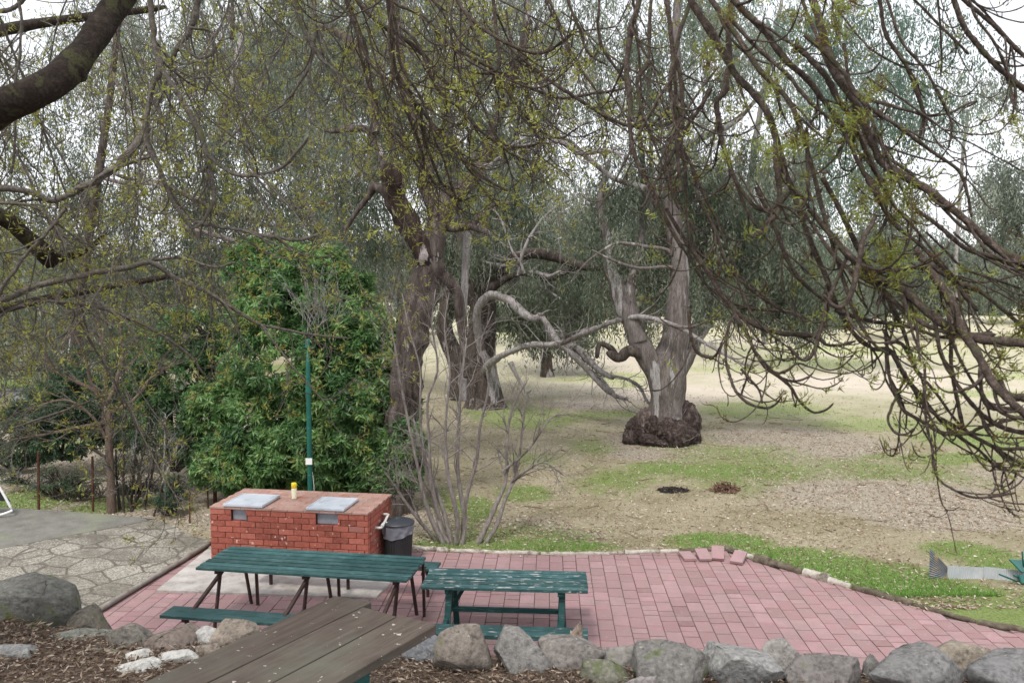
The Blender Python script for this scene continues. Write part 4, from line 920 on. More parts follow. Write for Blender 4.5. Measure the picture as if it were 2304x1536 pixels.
def tree(name, label, cat, base, group=None): return thing(name, label, cat, base, group)
def limbs(root, part, paths, m, k=12, n=30, disp=.35, dfreq=3.5, seed=1):
    """every traced limb: (pts[(px,py,r)], Y) ; one part; returns the centre lines"""
    mb = MB(); out = []
    for q, (pts, Y) in enumerate(paths):
        P, Rr = pline(pts, Y, n); tubes(mb, P, Rr, k, disp=disp, dfreq=dfreq, seed=seed+q); out.append((P, Rr))
    mb.build(part, m, root, smooth=True); return out
def gum_foliage(mb, cs, r, spread, strands, q, L, W, hang=1., tone=.5):
    """drooping strands of narrow leaves round each clump centre"""
    strands = int(strands*2.1); W = W*1.35; K = len(cs); S = K*strands; idx = np.repeat(np.arange(K), strands)
    nsub = 6; subc = cs[:, None] + r.normal(0, 1, (K, nsub, 3))*spread*[.62, .62, .45]; st = subc[idx, r.integers(0, nsub, S)] + r.normal(0, 1, (S, 3))*spread*[.15, .15, .12]
    D = r.normal(0, 1, (S, 3)); D[:, 2] = -abs(D[:, 2])*.3-.2
    P = grow(st, D, spread*hang*r.uniform(.5, 1.4, S), q, droop=2.2, wob=.12, r=r)
    tn = np.repeat(np.clip(tone + r.normal(0, .25, K), 0, 1)[idx], q)
    A = P.reshape(-1, 3) + r.normal(0, spread*.05, (S*q, 3)); n = len(A)
    dd = r.normal(0, .55, (n, 3)); dd[:, 2] -= 1.0
    leaves(mb, A, dd, L*r.uniform(.6, 1.25, n), W*r.uniform(.7, 1.3, n), np.clip(tn + r.normal(0, .17, n), 0, 1), r)
    return P
def crown(root, blobs, attach, seed, spread=.5, strands=16, q=8, L=.14, W=.022, leafm=None, bark=None, hang=1., br=.016, twr=.004, tone=.5, partname='crown', minz=.8):
    r = np.random.default_rng(seed); leafm = leafm or L_GUM; bark = bark or B_GUM
    cs = []
    for (px, py, rx, ry, Y, dY, k) in blobs:
        k = max(4, int(k*.74)); u = nrm(r.normal(0, 1, (k, 3)))*(r.uniform(0, 1, (k, 1))**.42); c0 = at(px, py, Y)
        cs.append(c0 + u*[pxr(rx, Y), dY, pxr(ry, Y)])
    cs = np.concatenate(cs); cs[:, 2] = np.maximum(cs[:, 2], minz); mb = MB()
    gum_foliage(mb, cs, r, spread, strands, q, L, W, hang, tone); mb.build(partname, leafm, root)
    A = np.concatenate([P for P, _ in attach]); AR = np.concatenate([Rr for _, Rr in attach]); n = 12
    rest = list(range(len(cs))); dm = np.linalg.norm(cs[:, None]-A[None], axis=2).min(1); Pl = []; Rl = []; t = np.linspace(0, 1, n)[:, None]
    for q in np.argsort(dm):            # nearest clumps first, later ones fork off the branches already there
        c = cs[q]; dd_ = np.linalg.norm(A-c, axis=1)*(1.25-.3*np.clip(AR/br, 0, 1)) + .35*np.clip(A[:, 2]-c[2]-.4, 0, 9); k = int(dd_.argmin()); S = A[k]; ln = np.linalg.norm(c-S)
        mid = (S+c)/2 + r.normal(0, .16, 3)*ln + [0, 0, .12*ln]; Pq = S*(1-t)**2+2*mid*t*(1-t)+c*t*t; Pq[1:-1] += r.normal(0, .02*ln, (n-2, 3))
        r0 = min(br*(.45+ln*.2), AR[k]*.75); Rq = r0*(1-t[:, 0])+max(twr, r0*.35)*t[:, 0]; Pl.append(Pq); Rl.append(Rq); A = np.vstack([A, Pq[4:]]); AR = np.concatenate([AR, Rq[4:]])
    P = np.stack(Pl); Rr = np.stack(Rl); mb = MB(); tubes(mb, P, Rr, 5)
    p, dd, ra, tt, ix = sprout(P, Rr, 3, .35, 1, 20, 80, r); T = grow(p, dd, spread*r.uniform(.4, 1.2, len(p)), 6, droop=.4, wob=.2, r=r); tubes(mb, T, taper(len(p), 6, np.minimum(ra*.6, twr*1.6), twr*.35), 3)
    mb.build('branches', bark, root, smooth=True)
    return cs

# ---------------- the tall dark forked gum behind the barbecue
Y1 = 15.2; b = gp(892, 1172); b[2] = 0.02
g1 = tree('gum_tree', 'tall dark-barked forked gum tree right behind the rubbish bin', 'tree', b)
T1 = limbs(g1, 'trunk', [([(891, 1200, 60), (892, 1180, 47), (893, 1120, 38), (900, 1000, 35), (912, 880, 36), (925, 780, 37), (940, 700, 37), (953, 640, 33), (963, 600, 32), (968, 560, 33)], Y1),
    ([(905, 480, 16), (872, 435, 15), (845, 420, 12), (830, 440, 8), (800, 480, 5), (770, 530, 3)], [Y1-.1, Y1+.2]),
    ([(968, 580, 26), (980, 520, 24), (988, 485, 24), (1003, 455, 24), (1025, 440, 20), (1055, 410, 17), (1078, 378, 15), (1100, 330, 14), (1120, 270, 13), (1150, 190, 11), (1180, 90, 9), (1190, -60, 7)], [Y1, Y1+.6, Y1+1]),
    ([(985, 490, 16), (965, 440, 16), (962, 390, 15), (950, 330, 13), (925, 250, 11), (900, 120, 9), (880, -60, 8)], [Y1+.1, Y1+.8]),
    ([(962, 610, 16), (985, 615, 13), (1012, 635, 12), (1030, 662, 12), (1036, 700, 12), (1042, 760, 10), (1050, 850, 9)], [Y1, Y1+.2]),
    ([(1000, 490, 12), (1010, 512, 9), (1035, 512, 9), (1060, 510, 8), (1085, 520, 6), (1106, 530, 3)], Y1+.2),
    ([(1062, 512, 7), (1085, 480, 5), (1110, 462, 4), (1150, 455, 3)], Y1+.2),
    ([(872, 390, 8), (835, 300, 8), (790, 290, 7), (740, 295, 5), (690, 270, 3)], [Y1+.1, Y1+1.5]),
    ([(845, 300, 10), (830, 180, 11), (800, 110, 12), (760, 75, 10), (720, 60, 6)], [Y1+.3, Y1+1.5])], B_DARK, k=20, n=60, disp=.42, dfreq=3.8)
crown(g1, bark=B_PALE, twr=.007, blobs=[(900, 330, 260, 160, 17.5, 1.6, 60), (1080, 180, 230, 190, 17.5, 2, 70), (760, 120, 220, 170, 18, 2, 55), (1000, -60, 420, 160, 17, 2, 60), (1170, 330, 80, 90, 18.5, 1.2, 12), (830, 470, 100, 90, 18.2, 1, 26)], attach=T1[2:4]+T1[7:], seed=101, spread=.55, strands=15, q=8, L=.13, W=.019, br=.024, tone=.48)
limbs(g1, 'broken_limb', [([(966, 610, 20), (948, 558, 25), (918, 502, 24), (893, 450, 23), (884, 412, 25), (872, 388, 25), (862, 378, 19)], [Y1-.05, Y1-.25, Y1-.5])], B_WET, k=18, n=34, disp=.5, dfreq=4.5)
# pale upright dead sapling by it
b = gp(1040, 900); b[2] = .02; g = tree('dead_sapling', 'slim straight grey dead stem standing between the two big gum trunks', 'tree', b)
limbs(g, 'trunk', [([(1042, 900, 8), (1043, 760, 8), (1044, 680, 8), (1047, 600, 8.5), (1052, 530, 9), (1055, 512, 6)], Y1+3), ([(1052, 520, 7), (1080, 508, 6), (1105, 528, 3)], Y1+3)], B_PALE, n=20, disp=.25)

# ---------------- gum with the huge arching pale limb
Y2 = 28.0; b = gp(1088, 905); b[2] = .02
g2 = tree('gum_tree', 'thick-trunked gum with a long pale limb arching down to the right', 'tree', b)
T2 = limbs(g2, 'trunk', [([(1093, 935, 62), (1092, 912, 46), (1090, 880, 37), (1082, 820, 33), (1083, 760, 32), (1088, 710, 30), (1080, 660, 30), (1062, 610, 26), (1040, 540, 20), (1020, 450, 16), (1010, 330, 13), (1000, 200, 11), (985, 60, 9)], Y2),
    ([(1060, 680, 20), (1092, 640, 15), (1130, 602, 14), (1165, 576, 13), (1215, 570, 13), (1265, 582, 12), (1300, 596, 11), (1345, 602, 9), (1400, 602, 8), (1445, 622, 6), (1500, 640, 4)], [Y2, 26.6, 25.6, 24.6]),
    ([(1100, 650, 12), (1150, 622, 6), (1180, 615, 6), (1230, 628, 7), (1265, 612, 7), (1310, 600, 6)], [27, 25.8]),
    ([(1300, 700, 5), (1280, 720, 6), (1340, 680, 7), (1360, 640, 7), (1400, 610, 6), (1440, 590, 5)], [Y2-.5, Y2-1]),
    ([(1040, 890, 30), (1030, 820, 22), (1000, 740, 20), (1010, 640, 15), (1000, 500, 12)], [Y2+2, Y2+2])], B_DARK, k=14, n=36, disp=.25, dfreq=2.5)
T2b = limbs(g2, 'pale_limb', [([(1088, 800, 7.8), (1076, 750, 9.4), (1073, 700, 10.1), (1092, 672, 9.4), (1110, 662, 9.4), (1128, 668, 9.8), (1148, 676, 9.4), (1172, 700, 10.1), (1200, 716, 8.6), (1216, 712, 7.0), (1232, 730, 7.0), (1243, 752, 7.8), (1258, 774, 8.5), (1270, 782, 7), (1290, 798, 7.0), (1322, 832, 7.0), (1352, 866, 6.2), (1382, 888, 4.7), (1412, 900, 2.3)], [Y2-.3, Y2-3, Y2-4]),
    ([(1215, 718, 4.7), (1218, 704, 7.0)], Y2-3),
    ([(1085, 850, 10.9), (1100, 820, 9.4), (1130, 800, 7.0), (1165, 785, 6.6), (1200, 775, 6.2), (1240, 775, 5.9), (1275, 768, 6.2), (1310, 750, 6.2), (1350, 735, 6.2), (1385, 722, 5.9), (1425, 713, 5.9), (1465, 716, 5.9), (1500, 727, 5.9), (1535, 740, 5.5), (1575, 765, 4.3), (1620, 790, 3.9), (1660, 812, 3.1), (1698, 828, 2.3)], [Y2, Y2-3.5, 22.2, 20.9, 20.7]),
    ([(1272, 770, 7.0), (1300, 785, 7.8), (1322, 808, 7.8), (1345, 830, 7.0), (1368, 845, 6.2), (1382, 850, 3.9)], [Y2-3.2, Y2-4]),
    ([(1330, 835, 4.7), (1350, 850, 3.9), (1375, 880, 6.2), (1385, 895, 3.9)], [Y2-3.5, Y2-4]),
    ([(1378, 845, 3.1), (1410, 852, 3.1), (1440, 872, 3.1), (1455, 900, 3.1), (1480, 925, 3.1), (1515, 950, 2.7), (1545, 975, 2.0)], [Y2-4, 21.2]),
    ([(1148, 815, 6.2), (1165, 850, 4.7), (1185, 880, 3.9), (1195, 875, 2.3)], [Y2-.8, Y2-1.2])], B_PALE, k=12, n=56, disp=.6, dfreq=4.5)
r = np.random.default_rng(31); n_ = len(T2b[0][0]); Pp = np.stack([q_[0] for q_ in T2b]); Rp = np.stack([q_[1] for q_ in T2b]); p, d_, ra, t_, ix = sprout(Pp, Rp, (plen(Pp)*4.5).astype(int)+1, .1, 1, 30, 75, r)
A_ = grow(p, d_, r.uniform(.2, 1.1, len(p)), 10, droop=.3, up=.3, wob=.16, bend=.3, r=r); mb = MB(); AR_ = taper(len(p), 10, np.minimum(ra*.4, .022), .004); tubes(mb, A_, AR_, 5)
p, d_, ra, t_, ix = sprout(A_, AR_, 4, .2, 1, 30, 70, r); tubes(mb, grow(p, d_, r.uniform(.1, .5, len(p)), 6, wob=.18, r=r), taper(len(p), 6, .006, .003), 3); mb.build('dead_twigs', B_PALE, g2, smooth=True)
DL = [([(1095, 590, 5), (1130, 610, 4), (1165, 622, 4.5), (1200, 612, 4), (1235, 622, 4.5), (1262, 610, 3)], [Y2, 25.4]), ([(1180, 615, 3), (1170, 590, 3.5), (1150, 560, 3), (1130, 500, 2.5), (1110, 470, 2)], 25.5), ([(1165, 620, 3), (1180, 560, 4), (1215, 500, 3.5), (1260, 460, 3), (1300, 445, 2)], 25.6),
    ([(1040, 600, 6), (1070, 585, 5), (1100, 592, 4), (1150, 600, 3)], [Y2, 26]), ([(1090, 640, 5), (1160, 630, 4), (1215, 645, 3), (1290, 690, 2.5)], [Y2, 26])]
T2c = limbs(g2, 'dead_limb', DL, B_PALE, k=8, n=30, disp=.5, dfreq=5)
def deadtwigs(root, T, seed, dens=4, L=(.2, 1.1)):
    r = np.random.default_rng(seed); Pp = np.stack([q_[0] for q_ in T]); Rp = np.stack([q_[1] for q_ in T]); p, d_, ra, t_, ix = sprout(Pp, Rp, (plen(Pp)*dens).astype(int)+1, .1, 1, 30, 75, r)
    A_ = grow(p, d_, r.uniform(*L, len(p)), 10, droop=.2, up=.3, wob=.16, bend=.3, r=r); mb = MB(); AR_ = taper(len(p), 10, np.minimum(ra*.45, .022), .005); tubes(mb, A_, AR_, 5)
    p, d_, ra, t_, ix = sprout(A_, AR_, 4, .2, 1, 30, 70, r); tubes(mb, grow(p, d_, r.uniform(.1, .5, len(p)), 6, wob=.18, r=r), taper(len(p), 6, .007, .004), 3); mb.build('dead_twigs', B_PALE, root, smooth=True)
deadtwigs(g2, T2c, 32, 5, (.3, 1.5))
T1c = limbs(g1, 'dead_limb', [([(1096, 335, 7), (1150, 332, 5), (1210, 325, 4.5), (1262, 318, 5), (1290, 338, 5.5), (1310, 346, 5), (1370, 340, 4), (1410, 350, 2)], [Y1+.85, Y1+.9]), ([(1052, 412, 7), (1075, 400, 5), (1110, 365, 4.5), (1150, 330, 4), (1200, 300, 3)], [Y1+.75, Y1+.3])], B_PALE, k=8, n=30, disp=.5, dfreq=6)
deadtwigs(g1, T1c, 33, 6, (.2, .8))
crown(g2, bark=B_PALE, blobs=[(1150, 480, 160, 110, 29, 2.5, 56), (1080, 430, 150, 130, 30, 2, 40), (1260, 660, 130, 55, 29.5, 2, 36), (1180, 700, 120, 40, 30.5, 1.5, 26), (1330, 560, 130, 60, 28.5, 2, 30), (980, 560, 110, 110, 31, 2, 34), (1320, 650, 60, 40, 26, .8, 8), (1090, 540, 60, 50, 26.8, .8, 9), (1200, 650, 60, 22, 26.3, .6, 5)], attach=T2[:4], seed=102, spread=.75, strands=18, q=8, L=.19, W=.028, br=.02, tone=.38)

# ---------------- gum with burls at the foot
Y3 = 21.8; b = gp(1494, 1000); b[2] = .03; g3 = tree('burl_gum', 'pale two-forked gum tree with huge swollen burls round its foot', 'tree', b)
T3 = limbs(g3, 'trunk', [([(1497, 985, 46), (1497, 940, 43), (1500, 890, 40), (1503, 840, 42), (1512, 790, 36), (1523, 740, 30), (1527, 690, 25), (1530, 640, 22), (1528, 590, 20), (1518, 520, 18), (1505, 450, 18), (1500, 370, 18), (1512, 320, 14), (1530, 220, 11), (1520, 100, 9), (1530, -60, 7)], [Y3, Y3, Y3+.3]),
    ([(1500, 900, 30), (1482, 850, 27), (1458, 805, 25), (1436, 765, 23), (1418, 725, 20), (1402, 690, 21), (1390, 650, 18), (1372, 600, 14), (1366, 540, 10), (1350, 460, 8), (1370, 360, 5)], [Y3-.1, Y3+.6]),
    ([(1440, 770, 18), (1428, 725, 16), (1420, 690, 13), (1420, 640, 12), (1432, 590, 9), (1445, 520, 8), (1450, 420, 7), (1440, 300, 6)], [Y3, Y3+.8]),
    ([(1512, 850, 26), (1535, 805, 25), (1562, 760, 22), (1590, 715, 20), (1610, 680, 17), (1640, 640, 14), (1668, 600, 12), (1700, 550, 9), (1740, 470, 7), (1800, 380, 5)], [Y3, Y3+1.5]),
    ([(1520, 330, 9), (1560, 320, 8), (1600, 300, 7), (1660, 270, 5), (1720, 200, 4)], [Y3+.3, Y3+1]),
    ([(1500, 450, 8), (1440, 420, 7), (1380, 400, 5), (1310, 345, 6), (1280, 320, 6), (1240, 310, 4)], [Y3+.2, Y3-.4]),
    ([(1528, 590, 7), (1500, 562, 4), (1460, 556, 4), (1420, 549, 4), (1380, 550, 3), (1320, 590, 2), (1280, 640, 1.5)], [Y3, Y3-.6]), ([(1524, 605, 6), (1495, 600, 4), (1440, 603, 3.5), (1390, 590, 3), (1330, 562, 2)], [Y3, Y3-.7])], B_GUM, k=22, n=56, disp=.26, dfreq=2.8)
limbs(g3, 'broken_stub', [([(1440, 795, 13), (1415, 790, 13), (1395, 805, 11), (1376, 797, 10), (1364, 793, 5)], Y3-.15), ([(1388, 806, 8), (1378, 787, 8), (1362, 776, 6.5), (1350, 774, 6), (1345, 786, 6), (1343, 806, 4.5)], Y3-.1)], B_DARK, k=10, n=20, disp=.3, dfreq=5)
for k, (px, py, rx, ry, dy) in enumerate(((1445, 966, 34, 30, .0), (1542, 950, 33, 42, .05), (1452, 948, 24, 26, -.12), (1520, 978, 42, 32, -.34), (1474, 958, 26, 24, -.25), (1468, 990, 30, 20, -.3), (1556, 985, 20, 26, -.1), (1424, 985, 22, 22, -.1), (1500, 985, 60, 20, .5), (1500, 964, 26, 24, -.42), (1495, 995, 26, 12, -.42))):
    c = at(px, py, Y3+dy); V = IV.copy(); V = V*(1 + .18*fbm(V*1.6+k, 3, k) + .16*abs(fbm(V*4.6+k*3, 4, k+5)) + .07*vnoise(V*13, k))[:, None]; hx = pxr(rx, Y3)
    mb = MB(); mb.add(V*[hx*1.05, hx*.95, pxr(ry, Y3)*1.08]+c, IF); mb.build('burl', B_BURL if k not in (2, 8) else B_BURLP, g3, smooth=True)
crown(g3, bark=B_PALE, twr=.007, blobs=[(1470, 250, 170, 130, 22.5, 1.8, 30), (1600, 140, 190, 140, 22.5, 2, 36), (1380, 440, 140, 90, 23, 1.5, 34), (1640, 520, 120, 100, 22.8, 1.5, 56), (1740, 600, 130, 110, 22.6, 1.4, 80), (1800, 680, 60, 50, 22.6, .8, 24), (1600, 400, 110, 80, 22.5, 1.2, 30), (1720, 420, 110, 100, 23, 1.4, 40), (1400, 150, 120, 120, 22.5, 1.5, 22), (1610, 650, 60, 36, 21.9, .6, 16), (1420, 560, 100, 40, 22.6, .9, 20), (1380, 640, 50, 30, 22.6, .6, 6), (1460, 700, 50, 26, 23.6, .8, 7)], attach=T3[:1]+T3[1:], seed=103, spread=.6, strands=17, q=9, L=.15, W=.022, br=.013, tone=.42, hang=1.15)

# ---------------- further gums: (label, base px, base py, trunk pts, Y, crown blobs ...)
def far_gum(label, base, pts, Y, blobs, seed, spread=.9, strands=14, q=6, L=.24, W=.04, leafm=None, bark=None, tone=.5, br=.03, grp='gum trees behind the lawn', extra=()):
    b = gp(*base); b[2] = 0; g = tree('gum_tree', label, 'tree', b, grp)
    T = limbs(g, 'trunk', [(pts, Y)]+list(extra), bark or B_DARK, k=10, n=24, disp=.25, dfreq=2)
    crown(g, blobs, T, seed, spread, strands, q, L, W, leafm, bark or B_GUM, br=br, twr=.008, tone=tone); return g
far_gum('dark short-trunked gum in the middle distance left of the burl tree', (1232, 850), [(1232, 856, 17), (1230, 820, 14), (1228, 790, 13), (1220, 740, 12), (1225, 690, 9), (1240, 600, 6)], 37.5,
        [(1240, 700, 90, 55, 38, 2, 40), (1230, 600, 130, 90, 38.5, 3, 70), (1300, 740, 60, 30, 38, 1.5, 14), (1200, 480, 200, 110, 39, 3, 60)], 110, tone=.36)
far_gum('tall gum whose hanging crown fills the left side above the dark shrub', (180, 985), [(150, 1000, 12), (155, 900, 12), (170, 760, 12), (190, 600, 11), (220, 400, 9), (250, 200, 7), (270, 0, 6)], 22,
        [(120, 560, 260, 230, 25, 2, 85), (330, 420, 230, 240, 26, 2, 85), (200, 200, 300, 170, 25, 2, 75), (520, 500, 170, 200, 25.5, 2, 70), (60, 330, 170, 200, 25, 2, 40)], 111, spread=.7, L=.18, W=.026, tone=.42, br=.018, bark=B_DARK)
far_gum('second tall gum on the left with pale fallen looking limbs among its leaves', (400, 960), [(400, 970, 14), (410, 800, 13), (430, 600, 12), (470, 400, 10), (520, 200, 8), (560, 0, 6)], 27,
        [(600, 360, 230, 230, 30, 3, 90), (420, 640, 330, 110, 31, 3, 90), (640, 160, 190, 150, 29, 3, 42), (740, 560, 120, 150, 30, 2, 50), (80, 680, 300, 90, 31, 3, 60), (200, 780, 260, 70, 33, 3, 50)], 112, tone=.40, bark=B_GUM, extra=[
        ([(640, 520, 5), (560, 495, 6), (490, 478, 7), (430, 445, 6), (360, 415, 6), (300, 405, 5), (240, 385, 3)], [27, 20.5]), ([(560, 560, 4), (520, 540, 5), (470, 525, 6), (420, 512, 5), (380, 490, 4), (350, 440, 3)], 20.3), ([(650, 370, 3.5), (690, 460, 4), (720, 520, 4), (745, 570, 3)], 20.5), ([(230, 400, 4), (280, 412, 5), (340, 412, 5), (370, 430, 3)], 20), ([(840, 570, 3), (880, 580, 3.5), (930, 590, 3)], 20), ([(180, 120, 4), (240, 150, 4), (290, 240, 4), (330, 300, 3)], 20), ([(640, 90, 3), (600, 160, 3.5), (560, 260, 3.5), (500, 330, 3)], 20)])
far_gum('pale slender gum with bluish leaves behind the top right branches', (1720, 760), [(1722, 770, 7), (1715, 700, 7), (1700, 600, 7), (1690, 400, 7), (1720, 200, 6), (1760, 0, 5)], 40,
        [(1700, 60, 200, 150, 38, 3, 50), (1960, 130, 210, 170, 36, 3, 95), (1860, 330, 150, 130, 36, 3, 60), (2060, 260, 110, 50, 36, 2, 14), (1760, 500, 110, 120, 40, 3, 40)], 113, leafm=L_TEAL, tone=.5, bark=B_PALE)
far_gum('gum tree with dark round crown at the right edge of the field', (2290, 700), [(2300, 706, 8), (2298, 640, 8), (2290, 540, 7), (2280, 420, 6)], 88,
        [(2270, 420, 90, 110, 86, 5, 70), (2330, 560, 130, 110, 88, 6, 80), (2250, 620, 90, 50, 88, 5, 40)], 114, spread=1.9, L=.5, W=.11, q=5, leafm=L_GUM2, tone=.4, br=.05)
far_gum('gum with thin leaning white stem against the open sky', (2150, 730), [(2150, 735, 5), (2150, 600, 5), (2158, 470, 4), (2168, 330, 3.5), (2180, 250, 3)], 60,
        [(2100, 640, 120, 60, 62, 3, 60), (2010, 560, 90, 90, 62, 3, 50), (2180, 580, 100, 46, 62, 3, 36), (2230, 200, 110, 90, 58, 3, 22), (1960, 420, 90, 80, 62, 3, 30)], 115, spread=1.3, L=.34, W=.07, q=6, leafm=L_GUM2, bark=B_PALE, tone=.4, br=.03)
far_gum('tallest gum far behind the upper centre, all foliage between the near branches', (760, 740), [(760, 745, 6), (765, 600, 6), (775, 350, 5), (790, 100, 4)], 52,
        [(560, 120, 240, 170, 50, 5, 90), (800, 60, 230, 150, 52, 5, 80), (1060, 40, 240, 140, 50, 5, 80), (820, 300, 240, 140, 53, 4, 80), (1120, 360, 150, 120, 52, 4, 50), (300, 60, 220, 110, 52, 5, 50)], 116, spread=1.5, L=.36, W=.05, q=7, leafm=L_GUM2, tone=.5, br=.04)
far_gum('gum far behind the burl tree with sky breaking through its top', (1450, 735), [(1450, 740, 6), (1455, 600, 6), (1465, 350, 5), (1460, 120, 4)], 50,
        [(1420, 480, 150, 120, 48, 3, 60), (1560, 500, 150, 110, 50, 4, 60), (1360, 60, 110, 60, 50, 3, 14), (1600, 40, 160, 80, 50, 4, 30)], 117, spread=1.4, L=.34, W=.05, q=7, leafm=L_GUM2, tone=.42, br=.04)
# row of distant trees closing the field
r = np.random.default_rng(77)
spots = [(1290, 663), (1345, 690), (1425, 676), (1510, 672), (1580, 684), (1655, 676), (1735, 690), (1870, 742), (1805, 684), (1890, 680), (1960, 676), (2040, 684), (2110, 676), (2190, 680), (2255, 690), (1180, 668), (1080, 672), (960, 676), (860, 680), (740, 676), (600, 680), (450, 684), (300, 680), (150, 684), (20, 688)]
for k, (px, py) in enumerate(spots):
    Y = float(gp(px, py)[1]); Y = min(Y, 230); sc = Y/100; hpx = r.uniform(70, 120)*(100/Y) if py < 700 else 100
    b = gp(px, py); b = np.array([at(px, py, Y)[0], Y, 0.])
    if px < 1300: cat_l = f'distant gum tree standing far off {("behind the forked gum", "behind the evergreen tree", "behind the left side thicket")[0 if px > 850 else 1 if px > 500 else 2]}'
    g = tree('distant_tree', 'far tree', 'tree', b, 'distant trees closing the far side of the field')
    toppx = py - r.uniform(120, 190)*(1.0 if py < 700 else 1.3)
    pts = [(px, py+3, r.uniform(3, 5)), (px+r.uniform(-6, 6), py-40, 3.5), (px+r.uniform(-14, 14), py-80, 2.5), (px+r.uniform(-20, 20), (toppx+py-80)/2, 1.5)]
    T = limbs(g, 'trunk', [(pts, Y)], B_DARK if k % 3 else B_GUM, k=7, n=10, disp=.2, dfreq=.5)
    kk = 60; cy = (toppx + py-14)/2
    crown(g, [(px, cy, r.uniform(60, 90), (py-14-toppx)/2, Y, pxr(60, Y), kk), (px+r.uniform(-50, 50), py-40, 75, 24, Y+2, pxr(40, Y), 34)], T, 300+k, spread=pxr(22, Y), strands=16, q=4, L=pxr(9, Y), W=pxr(2.4, Y), leafm=L_GUM2 if k % 2 else L_GUM, br=.04, twr=.02, tone=r.uniform(.25, .6))
    g['label'] = ('far-off tree %s' % ['left of the arching pale limb', 'seen under the arch of the pale limb', 'between the forks of the burl gum', 'directly behind the burl gum trunk', 'just right of the burl gum trunk', 'under the drooping leaves right of the burl gum',
        'behind the dirt track bend', 'standing alone nearer on the field by the track', 'left of the lone nearer tree', 'right of the lone nearer tree', 'at the left side of the right branch tangle', 'in the middle of the right branch tangle', 'below the leaning white stem',
        'left of the round-crowned gum', 'beside the round-crowned gum at the right edge', 'behind the short dark-trunked gum', 'behind the thick trunk with the arching limb', 'hidden behind the forked gum', 'right behind the evergreen top', 'behind the middle of the evergreen', 'behind the left flank of the evergreen',
        'behind the pale limbs on the left', 'behind the thin bare tree', 'behind the hanging left crown', 'at the far left edge behind the grass'][k])

for k, (px, yb, Y, wd, ht, lab) in enumerate(((890, 752, 66, 110, 150, 'dark rounded bush seen between the evergreen and the forked gum'), (985, 745, 70, 80, 110, 'dark bush in the gap between the two big gum trunks'), (1130, 735, 74, 90, 60, 'dense bush just behind the thick trunk with the arching limb'), (1225, 722, 82, 80, 56, 'grey-green bush under the arching dark limb'),
        (1330, 706, 100, 60, 46, 'far bush in the opening left of the burl gum'), (1460, 700, 110, 60, 40, 'far bush in the fork of the burl gum'), (1600, 704, 105, 70, 44, 'far bush right behind the burl gum'), (1700, 706, 105, 80, 44, 'far bush under the hanging leaves right of the burl gum'), (1820, 700, 112, 80, 46, 'far bush left of the lone tree by the track'), (1960, 702, 108, 80, 46, 'far bush behind the left part of the branch tangle'),
        (2090, 700, 112, 80, 46, 'far bush behind the middle of the branch tangle'), (2210, 700, 112, 80, 46, 'far bush near the right edge of the field'), (640, 760, 62, 110, 80, 'dark bush behind the top of the evergreen tree'), (480, 770, 58, 110, 80, 'dark bush behind the leafy gap left of the evergreen'), (320, 780, 56, 110, 80, 'dark bush behind the thin bare tree'), (170, 790, 54, 100, 80, 'dark bush behind the bluish shrub'), (760, 755, 64, 90, 70, 'dark bush behind the right shoulder of the evergreen'))):
    b = at(px, yb, Y); b[2] = 0; g = tree('distant_bush', lab, 'bush', b, 'bushes on the far side of the field'); T = limbs(g, 'stem', [([(px, yb+4, 4), (px+8, yb-ht*.5, 3), (px-6, yb-ht, 1.5)], Y)], B_DARK, k=6, n=8)
    crown(g, [(px, yb-ht*.55, wd*.8, ht*.55, Y, pxr(wd*.6, Y), 60)], T, 700+k, spread=pxr(15, Y), strands=12, q=4, L=pxr(8, Y), W=pxr(2.2, Y), leafm=L_GUM2 if k % 3 == 0 else L_GUM, br=.04, twr=.02, tone=r.uniform(.15, .45), minz=.3)
# dark trunks at the far left beyond the grey path
for k, (px, py, yt, rr) in enumerate(((12, 840, 600, 9), (72, 838, 640, 8), (-60, 850, 500, 12))):
    b = gp(px, py); g = tree('dark_trunk_tree', ('dark trunk at the left edge beyond the green strip', 'dark reddish trunk just right of the left edge beyond the green strip', 'dark trunk outside the left edge')[k], 'tree', (b[0], b[1], 0), 'dark trunks beyond the grey path')
    T = limbs(g, 'trunk', [([(px, py+3, rr*1.2), (px+2, py-60, rr), (px-3, (py+yt)/2, rr*.8), (px+6, yt, rr*.5)], b[1])], B_DARK, k=9, n=14)
    crown(g, [(px+20, 640, 130, 110, b[1]+1, 3, 50)], T, 400+k, spread=.9, strands=14, q=6, L=.24, W=.04, leafm=L_GUM, tone=.3)

